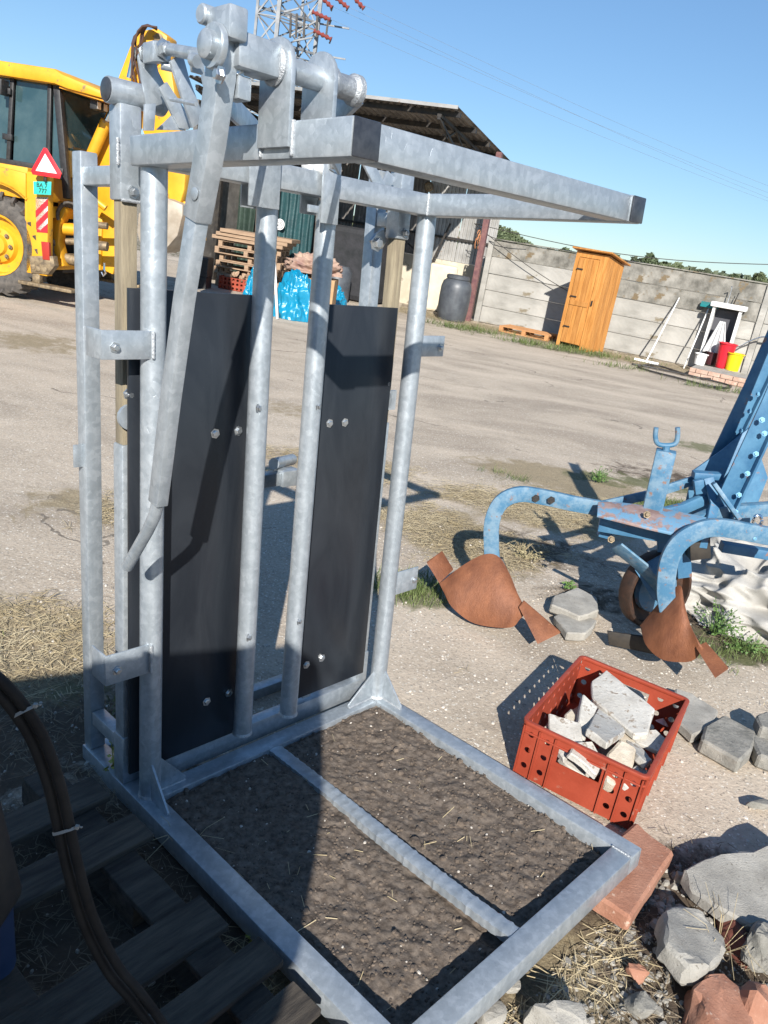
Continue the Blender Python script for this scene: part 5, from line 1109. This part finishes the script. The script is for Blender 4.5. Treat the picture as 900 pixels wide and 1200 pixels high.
# hoses on the ground
HOSE = mat('black_hose', (.02, .019, .018), .5, col2=(.05, .045, .04), scale=30)
def gl(pts, z=.03): return smoothpath([G(x, y)+Vector((0, 0, z)) for x, y in pts])
cable('garden_hose', gl([(740, 428), (762, 432), (800, 440), (850, 452), (853, 456), (830, 454), (795, 445), (760, 436), (748, 431), (770, 430), (812, 443), (840, 446), (872, 447), (905, 452)]), .022, HOSE, 'black garden hose coiled on the ground before the brick plinth', 'hose', 6)
cable('wall_pipe', smoothpath([WLF.w(WLF.hit(x, y, 1, -.3)) for x, y in ((905, 396), (893, 395), (878, 400), (866, 406), (852, 406), (842, 404))]), .018, CHROME, 'thin bent metal pipe running along the wall from the wash stand', 'pipe', 6)
for i, (a_, b_, sg) in enumerate((((556, 262), (700, 360), .5), ((556, 262), (905, 310), .9), ((556, 268), (620, 285), .4))):
    pts = [WLF.w(WLF.hit(a_[0]+(b_[0]-a_[0])*t/16, a_[1]+(b_[1]-a_[1])*t/16, 1, -.25))-Vector((0, 0, sg*.25*sin(pi*t/16))) for t in range(17)]
    cable('cable', pts, .009, WIRE, ('cable sagging from the shed post toward the outhouse', 'long cable running along the whole concrete wall', 'short slack cable by the shed post')[i], 'cable', 5)
for k in range(6):
    q = G(552, 345); pp_ = [Vector((1.17+.05*sin(k*2+i*.9), 20.78+.05*cos(k*3+i), 2.1+.13*sin(i*1.3+k)-.1*(k % 3))) for i in range(9)]
    cable('wire_tangle', smoothpath(pp_, 3), .012, mat('orange_rope', (.38, .16, .07), .8) if k % 2 else WIRE, 'tangled orange and black wire tied round the maroon shed post', 'wire', 5, 'wires tied round the shed post')
# ================================================================== PYLON AND POWER LINES
PY = 60.
def Q(x, y, Y=PY): return P(x, y, Y)
pyb = G(345, 300); pyo = Vector((Q(340, 60).x, PY, 0))
pyl = thing('power_pylon', 'grey steel lattice electricity pylon with switchgear rising behind the shed roof', 'pylon', Fr(pyo))
STL = mat('grey_painted_steel', (.16, .17, .18), .6, .3, col2=(.26, .27, .28), scale=2)
INS = mat('red_insulator', (.22, .05, .04), .4)
def pyb_(name, mb, m=STL, **k): return mb.build(name, m, pyl, shift=pyo, **k)
def vert(x_px, y_px, Y, z0, z1):
    q = Q(x_px, y_px, Y); return [Vector((q.x, q.y, z0)), Vector((q.x, q.y, z1))]
tw = {}
for nm, x, y, Y in (('a', 297, 60, PY), ('b', 322, 60, PY), ('c', 349, 60, PY+2), ('d', 369, 60, PY+2)):
    v = vert(x, y, Y, 0, 17); tw[nm] = v; pyb_('pylon_leg', MB().bar(v, .26 if nm in 'bd' else .17, .26 if nm in 'bd' else .17))
za = lambda n, z: Vector((tw[n][0].x, tw[n][0].y, z))
for z in range(2, 17, 2):
    for a_, b_ in (('a', 'b'), ('c', 'd'), ('b', 'd'), ('a', 'c')):
        pyb_('brace', MB().bar([za(a_, z), za(b_, z+2)], .10, .10).bar([za(a_, z+2), za(b_, z)], .08, .08))
        pyb_('cross_bar', MB().bar([za(a_, z), za(b_, z)], .07, .07))
zz = lambda x, y: Q(x, y).z
for z in (zz(330, 12), zz(330, 50)): pyb_('platform_beam', MB().bar([za('a', z), za('c', z)], .14, .14).bar([za('b', z), za('d', z)], .14, .14).bar([za('d', z), za('d', z)+Vector((2.2, 0, 0))], .1, .1))
sg_ = [Vector((0, 0, 0))]
for i, (x0, y0, x1, y1) in enumerate(((360, 14, 384, 22), (362, 36, 384, 44), (366, -8, 386, 6), (384, -6, 404, 6), (404, -8, 420, 3))):
    pyb_('insulator', MB().lathe(Q(x0+6, y0), (Q(x1, y1)-Q(x0+6, y0)), [(.08 if k % 2 else .17, .16*k) for k in range(9)], 12), INS)
    pyb_('fitting', MB().tube([Q(x1, y1), Q(x1+4, y1+2), Q(x1+2, y1+7)], .06, 6), DARKM)
for x in (341, 348, 357, 372): pyb_('switch_arm', MB().bar([Q(x, 16), Q(x-1, 44)], .14, .14), DARKM)
pyb_('switch_arm', MB().bar([Q(385, 20), Q(382, 43)], .12, .12), DARKM)
for x0, y0, x1, y1 in ((337, 20, 362, 30), (340, 42, 372, 24), (333, 14, 350, 10), (344, 48, 366, 44)): pyb_('switch_arm', MB().bar([Q(x0, y0), Q(x1, y1)], .12, .10))
for i, (x0, y0, x1, y1) in enumerate(((386, 6, 905, 216), (404, 6, 905, 222), (420, 3, 905, 208), (386, 22, 905, 226))):
    a_ = Q(x0, y0); b_ = P(x1, y1, 75); d_ = b_-a_
    pts = [a_+d_*(t/20*1.6)-Vector((0, 0, 1.3*sin(pi*min(1, t/20))*0.6)) for t in range(21)]
    cable('power_line', pts, .007, STL, ('second highest', 'highest', 'uppermost-starting', 'lowest')[i]+' of the thin power lines running right from the pylon', 'power line', 4, 'power lines')
# ================================================================== TREES AND HILL BEYOND THE WALL
LEAFS = [mat('leaf_'+str(i), c, .8, col2=c2, scale=1.2) for i, (c, c2) in enumerate((((.055, .075, .035), (.09, .115, .055)), ((.075, .095, .045), (.12, .145, .07)), ((.06, .075, .04), (.09, .105, .06))))]
BARK = mat('bark', (.09, .07, .05), .9)
def crown(n, rx, ry, rz, cz, seed, size):
    rnd = random.Random(seed); b = MB()
    lobes = [(rnd.uniform(-.6, .6)*rx, rnd.uniform(-.5, .5)*ry, cz+rnd.uniform(-.5, .55)*rz, rnd.uniform(.35, .62)) for _ in range(8)]
    vs = []; fs = []
    for i in range(n):
        lx, ly, lz, s = rnd.choice(lobes); d = Vector((rnd.gauss(0, 1), rnd.gauss(0, 1), rnd.gauss(0, 1))).normalized()*rnd.uniform(.6, 1.05)
        p = Vector((lx+d.x*rx*s, ly+d.y*ry*s, lz+d.z*rz*s)); a = Vector((rnd.gauss(0, 1), rnd.gauss(0, 1), rnd.gauss(0, 1))).normalized(); c_ = a.orthogonal().normalized(); e = a.cross(c_)
        k = size*rnd.uniform(.6, 1.4); o = len(vs); vs += [p-c_*k, p+e*k*.6, p+c_*k, p-e*k*.6]; fs.append((o, o+1, o+2, o+3))
    return b.add(vs, fs)
def tree(px, top_py, Y, wpx, seed, label):
    t = P(px, top_py, Y); hgt = t.z; wd = wpx*Y/FPX; root = thing('tree', label, 'tree', Fr((t.x, Y, -.5)), 'trees beyond the wall')
    tr_ = MB().tube([(0, 0, 0), (.1, 0, hgt*.35), (0, .1, hgt*.7)], lambda i: (.28, .2, .08)[i], 8)
    for k in range(4): tr_.tube([(.05, 0, hgt*.3+.1*k*hgt*.3), (wd*.28*cos(k*1.7), wd*.28*sin(k*1.7), hgt*.6)], lambda i: (.12, .04)[i], 6)
    tr_.build('trunk', BARK, root); crown(1500, wd*.5, wd*.4, hgt*.42, hgt*.60, seed, .26+.0016*Y).build('crown', LEAFS[seed % 3], root)
for i, (px, ty, Y, wpx, lab) in enumerate(((620, 285, 210, 14, 'small dark tree just right of the green hill'), (664, 287, 220, 24, 'rounded tree behind the wall, left of the outhouse roof'), (748, 299, 190, 14, 'small tree behind the wall just right of the outhouse'), (767, 298, 170, 22, 'round green tree beyond the wall, right of the outhouse'), (789, 303, 160, 28, 'broad pale green tree beyond the wall, middle of the far trees'), (830, 313, 220, 22, 'low dark tree beyond the wall, above the wash stand'), (858, 318, 220, 26, 'dark tree beyond the wall near the right post'), (893, 318, 130, 14, 'pointed dark tree beyond the wall at the right edge'), (920, 318, 140, 30, 'tree beyond the wall outside the right edge'), (720, 296, 240, 20, 'tree directly behind the outhouse roof'), (650, 290, 240, 14, 'thin tree behind the wall'), (690, 290, 240, 20, 'tree hidden mostly by the outhouse'))):
    tree(px, ty, Y, wpx, 60+i, lab)
def strip_wood():
    rnd = random.Random(8); vs = []; fs = []
    for i in range(16000):
        px = rnd.uniform(-60, 960); Y = rnd.uniform(250, 300); top = 5.2+1.2*nz(px*.02, 0, 1, 4)+.7*nz(px*.13, 0, 1, 8)+max(0, px-700)*.006-(1.2 if px < 740 else 0); u_ = rnd.random(); z = top*u_
        base_ = P(px, 340, Y); p = Vector((base_.x, Y, z)); a = Vector((rnd.gauss(0, 1), rnd.gauss(0, 1), rnd.gauss(0, 1))).normalized(); c_ = a.orthogonal().normalized(); e = a.cross(c_); k = rnd.uniform(.6, 1.3)
        o = len(vs); vs += [p-c_*k, p+e*k*.7, p+c_*k, p-e*k*.7]; fs.append((o, o+1, o+2, o+3))
    return MB().add(vs, fs)
o = strip_wood().build('far_wood', LEAFS[2]); tag(o, 'low dark line of woodland beyond the concrete wall', 'wood', kind='stuff')
hl = P(584, 262, 260)
def hillf(i, j):
    x = hl.x-45+90*i; y = 235+60*j; e = math.exp(-((x-hl.x)/15)**2)*math.exp(-((y-262)/18)**2)
    return (x, y, -.5+(hl.z-1.0)*e+1.2*e*nz(x*.3, y*.3))
struct(MB().grid(70, 40, hillf).build('hill', mat('green_hill', (.05, .075, .03), .9, col2=(.10, .125, .05), scale=.35, spots=(.035, .05, .02), spotsc=.8, sp=.5), smooth=3))
def hillwood():
    rnd = random.Random(9); vs = []; fs = []
    for i in range(6000):
        u_, v_ = rnd.gauss(.5, .16), rnd.uniform(0, .6)
        if not 0 < u_ < 1: continue
        x, y, z = hillf(u_, v_); p = Vector((x, y, z+rnd.uniform(0, .9))); a = Vector((rnd.gauss(0, 1), rnd.gauss(0, 1), rnd.gauss(0, 1))).normalized(); c_ = a.orthogonal().normalized(); e = a.cross(c_); k = rnd.uniform(.25, .6)
        o = len(vs); vs += [p-c_*k, p+e*k*.7, p+c_*k, p-e*k*.7]; fs.append((o, o+1, o+2, o+3))
    return MB().add(vs, fs)
o = hillwood().build('hill_scrub', LEAFS[1]); tag(o, 'bushes covering the green hill behind the wall', 'scrub', kind='stuff')
# ================================================================== OLD PALLET, HOSES AND IMPLEMENT, BOTTOM LEFT
SHADEW = mat('shade_dark_pallet_wood', (.022, .018, .015), .9, col2=(.085, .07, .053), scale=3.5, stretch=(11, 1.2, 11), spots=(.05, .04, .03), spotsc=9, sp=.6, bump=.003, bscale=26)  # wood colour kept near black to deepen the shade here
pa, pb2 = G(118, 965), G(345, 1205); pdv = (pb2-pa); pdv.z = 0; PLn = pdv.length; pdv.normalize()
OPF = Fr((pa.x, pa.y, 0), Matrix((pdv, Vector((-pdv.y, pdv.x, 0)), (0, 0, 1))).transposed())
op = thing('old_pallet', 'old weathered pallet, coloured dark for the shade at the lower left', 'pallet', OPF)
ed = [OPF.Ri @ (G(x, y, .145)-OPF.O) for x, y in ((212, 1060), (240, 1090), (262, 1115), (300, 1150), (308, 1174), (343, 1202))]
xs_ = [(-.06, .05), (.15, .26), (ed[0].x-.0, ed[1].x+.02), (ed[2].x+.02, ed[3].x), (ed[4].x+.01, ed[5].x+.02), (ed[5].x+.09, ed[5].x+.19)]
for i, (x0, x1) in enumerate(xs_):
    o = MB().b2((x0, -1.0, .122), (x1, .0+.015*sin(i*2.4), .144)).build('board', SHADEW, op, bevel=.003); o.rotation_euler = (0, .01*sin(i), .012*sin(i*3))
for y0 in (-.10, -.50, -.95): MB().b2((-.2, y0-.05, .0985), (1.1, y0+.05, .1205)).build('cross_board', SHADEW, op, bevel=.003)
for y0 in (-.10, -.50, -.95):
    for x in (-.15, .35, .9): MB().b2((x-.06, y0-.048, .0205), (x+.06, y0+.048, .098)).build('block', SHADEW, op, bevel=.003)
    MB().b2((-.2, y0-.05, 0), (1.1, y0+.05, .020)).build('runner', SHADEW, op, bevel=.003)
DBLUE = mat('dark_blue_paint', (.02, .04, .09), .45, col2=(.04, .06, .12), scale=6)
impl = thing('implement_with_shadow_caster', 'dark farm implement at the left edge beside the old pallet, with an unseen panel added to cast the big shadow', 'farm implement', Fr((-1.4, -.6, 0)))
IS = Vector((-1.4, -.6, 0))
def ip(name, mb, m=DBLUE, bev=.006, par=None, **k): return mb.build(name, m, par or impl, bevel=bev, smooth=.6, shift=IS, **k)
# unseen panel added behind the viewer, its outline shaped to cast the big shadow
hp_ = [(-.03, .9), (-.035, 1.15), (-.09, 1.24), (-.15, 1.33), (-.13, 1.40), (-.09, 1.41), (-.045, 1.35), (.01, 1.36), (.06, 1.42), (.088, 1.52), (.09, 1.64), (.07, 1.79), (.04, 1.97), (.0, 2.15), (-.12, 2.23), (-.27, 2.17), (-.5, 2.10), (-.85, 1.97), (-1.22, 1.84), (-2.6, 1.74), (-2.6, .5), (-.06, .5)]
ip('shadow_panel', MB().prism([(x, -.6, z) for x, z in hp_], (0, -.30, 0)), DBLUE, .01)
ip('wheel', MB().lathe((-2.75, -.75, .5), (1, 0, 0), [(.2, 0), (.5, .02), (.5, .13), (.2, .15)], 28), RUB, 0)
ip('wheel', MB().lathe((-.25, -1.35, .35), (1, 0, 0), [(.15, 0), (.35, .02), (.35, .13), (.15, .15)], 28), RUB, 0)
ip('frame_beam', MB().b2((-2.7, -1.3, .42), (-.1, -1.2, .52)), DBLUE)
ip('drawbar', MB().bar([(-1.3, -.6, .6), (-1.12, .5, .45), (-1.0, 1.25, .38)], .12, .12), DARKM)
ip('frame_plate', MB().prism([P(-60, 880, 1.25), P(0, 930, 1.25), P(27, 1038, 1.25), P(26, 1048, 1.25), P(-60, 1060, 1.25)], (0, -.10, 0)), DARKM)
ip('jack_foot', MB().tube([P(-12, 1050, 1.28), P(-6, 1130, 1.30)], .045, 16), DBLUE, 0)
HOS2 = mat('shade_dark_hose', (.008, .008, .009), .65, col2=(.022, .021, .020), scale=14, spec=.2)  # shade on the hoses is put into this near-black colour
hps = [(-60, 775, .95, .0), (-20, 790, .98, 0), (12, 818, 1.0, 0), (42, 862, 1.02, 0), (62, 915, 1.03, 0), (74, 965, 1.04, 0), (86, 1020, 1.04, 0), (104, 1080, 1.05, 0), (132, 1135, 1.06, 0), (165, 1175, 1.07, 0), (210, 1240, 1.08, 0)]
for k, dx in enumerate((-6.8, 6.8)):
    pts = []
    for i, (x, y, Y, _) in enumerate(hps):
        n0 = Vector((hps[min(i+1, 10)][0]-hps[max(i-1, 0)][0], hps[min(i+1, 10)][1]-hps[max(i-1, 0)][1])).normalized()
        pts.append(P(x+n0.y*dx, y-n0.x*dx, Y))
    cable('hydraulic_hose', smoothpath(pts), .0088, HOS2, ('lower-left' if k == 0 else 'upper-right')+' of the two hydraulic hoses tied together at the left edge', 'hose', 12, 'two hydraulic hoses tied together')
for i, (x, y, Y, ax_) in enumerate(((28, 834, 1.01, (19, -10)), (76, 973, 1.04, (14, -4)))):
    c_ = P(x, y, Y); u_ = (P(x+ax_[0], y+ax_[1], Y)-c_).normalized(); v_ = u_.cross(Vector((0, -1, .5))).normalized(); n_ = u_.cross(v_).normalized()
    t = MB().ring([c_+u_*(.0225*cos(a))+n_*(.0115*sin(a)) for a in [2*pi*k/24 for k in range(25)]], [(-.0007, -.0025), (.0007, -.0025), (.0007, .0025), (-.0007, .0025)], upv=tuple(v_))
    if i < 2: t.box(c_+u_*.026-n_*.003, (.006, .006, .006)); t.bar([c_+u_*.024, c_+u_*.033+v_*.003], .003, .0015)
    tag(t.build('cable_tie', mat('dusty_tie', (.30, .29, .26), .6)), ('upper white cable tie round the pair of hoses', 'middle white cable tie round the hoses, at the shadow edge', 'lowest cable tie round the hoses, in the shade')[i], 'cable tie')
# ================================================================== STRAW, WEEDS, PEBBLES
STRAW = mat('dry_straw', (.36, .28, .15), .8, col2=(.55, .46, .29), scale=3)
STRAWD = mat('grey_straw', (.13, .10, .065), .9, col2=(.26, .205, .135), scale=3)
GRN = mat('green_blades', (.06, .10, .02), .7, col2=(.14, .17, .05), scale=3)
def strew(n, region, ln, wd, rnd, lift=.02, up=0.):
    vs = []; fs = []; i = 0; tries = 0
    while i < n and tries < n*40:
        tries += 1; x, y, ok = region(rnd)
        if not ok: continue
        i += 1; a = rnd.uniform(0, 2*pi); L = ln*rnd.uniform(.4, 1.5); z = gz(x, y)+rnd.uniform(.001, lift); dz = rnd.uniform(-.25, .35)*L*.5+up*L*rnd.uniform(.4, 1)
        dx, dy = cos(a)*L/2, sin(a)*L/2
        if up: dx *= (1-up*.6); dy *= (1-up*.6)
        wx, wy = -sin(a)*wd/2, cos(a)*wd/2; bend = rnd.uniform(-.25, .25)*L
        z = max(z, gz(x, y)+.002); z1 = max(z+dz, .001)
        o = len(vs); mx, my, mz = x+wx*bend/wd*.5, y+wy*bend/wd*.5, (z+z1)/2+abs(bend)*.15
        vs += [(x-dx-wx, y-dy-wy, z), (x-dx+wx, y-dy+wy, z+.0008), (mx+wx, my+wy, mz+.0008), (mx-wx, my-wy, mz), (x+dx, y+dy, z1)]
        fs += [(o, o+1, o+2, o+3), (o+3, o+2, o+4)]
    return MB().add(vs, fs)
def inframe(x, y):
    p = GF.Ri @ (Vector((x, y, 0))-GF.O); return -h-.0 < p.x < DU+h and -DF-h < p.y < 0
def incrate(x, y):
    p = CRF.Ri @ (Vector((x, y, 0))-CRF.O); return -.02 < p.x < CW+.02 and -.02 < p.y < CL+.02
def reg(ch, thr, box, pw=1.):
    def f(rnd):
        x = rnd.uniform(box[0], box[1]); y = rnd.uniform(box[2], box[3]); m_ = masks(x, y)[ch]+.35*nz(x*2.3, y*2.3)+.25*nz(x*7, y*7)
        return x, y, m_ > thr+rnd.uniform(0, .45) and not inframe(x, y) and not incrate(x, y)
    return f
R1 = random.Random(5)
o = strew(15000, reg(HAY, .30, (-1.8, 2.9, 1.0, 6.5)), .075, .0024, R1).build('straw', STRAW); tag(o, 'loose dry straw scattered over the near yard', 'straw', kind='stuff')
o = strew(6000, reg(DIRT, .35, (-1.8, 2.4, 1.0, 5.0)), .055, .0022, R1).build('straw_litter', STRAWD); tag(o, 'grey straw litter and bits on the dirt', 'straw', kind='stuff')
o = strew(5000, reg(HAY, .25, (-7, 12, 14, 22)), .16, .008, R1, .04).build('dry_grass', STRAW); tag(o, 'dry grass along the foot of the concrete wall', 'grass', kind='stuff')
o = strew(8000, reg(GRS, .40, (-1.8, 3.2, 1.5, 6.8)), .07, .003, R1, .012, .8).build('grass', GRN); tag(o, 'short green grass tufts round the plough and steel frame', 'grass', kind='stuff')
o = strew(2600, reg(GRS, .32, (-1, 11, 14, 21)), .16, .008, R1, .02, .8).build('verge_grass', GRN); tag(o, 'patchy green grass on the verge before the outhouse', 'grass', kind='stuff')
def far_hay(rnd):
    x = rnd.uniform(-3, 3); y = rnd.uniform(5, 9); return x, y, masks(x, y)[HAY]+.3*nz(x*2, y*2) > .35
# straw bits lying on the soil in the frame
def soilbits():
    vs = []; fs = []; rnd = random.Random(12)
    for i in range(60):
        u, v = rnd.uniform(h, DU-h), rnd.uniform(.05, DF-h); y = -v; z = soilz(u, y)+.003; a = rnd.uniform(0, 6.3); L = rnd.uniform(.008, .05)*(1 if i % 6 else 1.8); wd = .0009
        dx, dy = cos(a)*L/2, sin(a)*L/2; wx, wy = -sin(a)*wd, cos(a)*wd; o = len(vs)
        vs += [(u-dx-wx, y-dy-wy, z), (u-dx+wx, y-dy+wy, z+.001), (u+dx+wx, y+dy+wy, z+.006), (u+dx-wx, y+dy-wy, z+.005)]; fs.append((o, o+1, o+2, o+3))
    return MB().add(vs, fs)
o = soilbits().build('straw_bits', STRAW); o.matrix_world = GF.mat(); tag(o, 'short straw bits on the soil inside the floor frame', 'straw', kind='stuff')
def pebbles(n, reg_, smin, smax, rnd):
    b = MB(); vs = []; fs = []; i = 0
    while i < n:
        x, y, z, ok = reg_(rnd)
        if not ok: continue
        i += 1; s = smin+(smax-smin)*rnd.random()**3; k = [s*rnd.uniform(.6, 1.2) for _ in range(3)]; a = rnd.uniform(0, 6.3); ca, sa = cos(a), sin(a)
        o = len(vs)
        ring_ = [(cos(t*pi/3)*rnd.uniform(.8, 1.1), sin(t*pi/3)*rnd.uniform(.8, 1.1)) for t in range(6)]
        for q in ring_: vs.append((x+(q[0]*k[0]*ca-q[1]*k[1]*sa), y+(q[0]*k[0]*sa+q[1]*k[1]*ca), z))
        for q in ring_: vs.append((x+.6*(q[0]*k[0]*ca-q[1]*k[1]*sa), y+.6*(q[0]*k[0]*sa+q[1]*k[1]*ca), z+k[2]*.7))
        fs += [(o+t, o+(t+1) % 6, o+6+(t+1) % 6, o+6+t) for t in range(6)]+[tuple(o+6+t for t in range(6))]
    return b.add(vs, fs)
PEB = mat('pebble', (.30, .26, .21), .85, col2=(.60, .56, .50), scale=7)
SOILC = mat('soil_crumb', (.055, .041, .031), .95, col2=(.17, .132, .10), scale=30)
def r_soil(rnd):
    u, v = rnd.uniform(h, DU-h), rnd.uniform(.04, DF-h); return u, -v, soilz(u, -v)-.001, abs(u-.487) > .045
o = pebbles(260, r_soil, .0014, .007, random.Random(2)).build('pebbles', PEB); o.matrix_world = GF.mat(); tag(o, 'small pale pebbles on the soil inside the floor frame', 'pebbles', kind='stuff')
o = pebbles(7000, r_soil, .0012, .008, random.Random(22)).build('soil_crumbs', SOILC); o.matrix_world = GF.mat(); tag(o, 'dark crumbs of soil inside the floor frame', 'soil', kind='stuff')
o = pebbles(150, r_soil, .006, .020, random.Random(23)).build('soil_clods', SOILC); o.matrix_world = GF.mat(); tag(o, 'larger clods of soil inside the floor frame', 'soil', kind='stuff')
def r_gr(rnd):
    x, y = rnd.uniform(-1.6, 2.6), rnd.uniform(1.1, 5.2); return x, y, gz(x, y)-.001, not inframe(x, y) and not incrate(x, y)
o = pebbles(5200, r_gr, .002, .011, random.Random(3)).build('gravel', PEB); tag(o, 'loose grit and small pebbles on the near yard', 'gravel', kind='stuff')
def r_rub(rnd):
    x, y = rnd.uniform(.5, 1.75), rnd.uniform(1.3, 2.2); return x, y, gz(x, y)-.001, not inframe(x, y) and masks(x, y)[DIRT] > .3
o = pebbles(2200, r_rub, .003, .022, random.Random(4)).build('rubble_grit', CONC); tag(o, 'small crushed rubble between the concrete and brick lumps', 'gravel', kind='stuff')
# weeds
WEED = mat('weed_leaf', (.05, .11, .02), .6, col2=(.12, .20, .05), scale=20); WEEDY = mat('yellow_weed_leaf', (.28, .30, .05), .6, col2=(.45, .42, .12), scale=20)
def weed(px, py, n, R_, hh_, lab, m=WEED, seed=1):
    rnd = random.Random(seed); t = thing('weed', lab, 'weed', Fr(G(px, py))); st_ = MB(); lf = MB()
    for i in range(n):
        a = rnd.uniform(0, 6.3); r = R_*rnd.uniform(.2, 1); z = hh_*rnd.uniform(.4, 1); tip = Vector((r*cos(a), r*sin(a), z)); st_.tube([(0, 0, 0), tip*.5+Vector((0, 0, z*.2)), tip], .0018, 5)
        for k in range(7):
            q = tip*(.35+.1*k); d = Vector((rnd.gauss(0, 1), rnd.gauss(0, 1), rnd.gauss(.2, .5))).normalized(); s = rnd.uniform(.012, .026); c_ = d.orthogonal().normalized()
            lf.add([q, q+d*s*.5+c_*s*.3, q+d*s, q+d*s*.5-c_*s*.3], [(0, 1, 2, 3)])
    st_.build('stem', m, t); lf.build('leaves', m, t)
weed(664, 690, 12, .07, .05, 'small green weed above the pale concrete block by the plough', seed=1)
weed(836, 745, 26, .16, .20, 'leafy green weed in front of the white woven bag', seed=2)
weed(868, 762, 20, .16, .10, 'low green weed right of the leafy one, in the shade', seed=3)
weed(133, 915, 12, .05, .13, 'yellow-green weed at the rear left foot of the steel frame', WEEDY, seed=4)
weed(300, 1105, 12, .05, .06, 'pale dry weed beside the left floor rail', WEEDY, seed=5)
weed(700, 565, 24, .16, .14, 'grassy weed behind the first plough leg', seed=6)
weed(615, 655, 16, .14, .10, 'dry weed behind the first rusty mouldboard', mat('dry_weed', (.20, .17, .09), .8, col2=(.34, .29, .17), scale=20), seed=7)
def stalks(px, py, n, seed, lab):
    rnd = random.Random(seed); b = MB(); p = G(px, py)
    for i in range(n):
        a = rnd.uniform(0, 6.3); b.tube([(0, 0, 0), (.06*cos(a), .06*sin(a), .1), (.16*cos(a)*rnd.uniform(.4, 1), .16*sin(a), rnd.uniform(.05, .14))], .0008, 4)
    o = b.build('dry_stalks', STRAW); o.location = p; tag(o, lab, 'dry stalks')
stalks(840, 1120, 14, 3, 'dry stalks sticking up between concrete and brick lumps, lower right'); stalks(610, 650, 26, 4, 'dry stalks beside the first plough leg'); stalks(215, 1000, 5, 5, 'few dry stalks in the shade left of the floor rail')
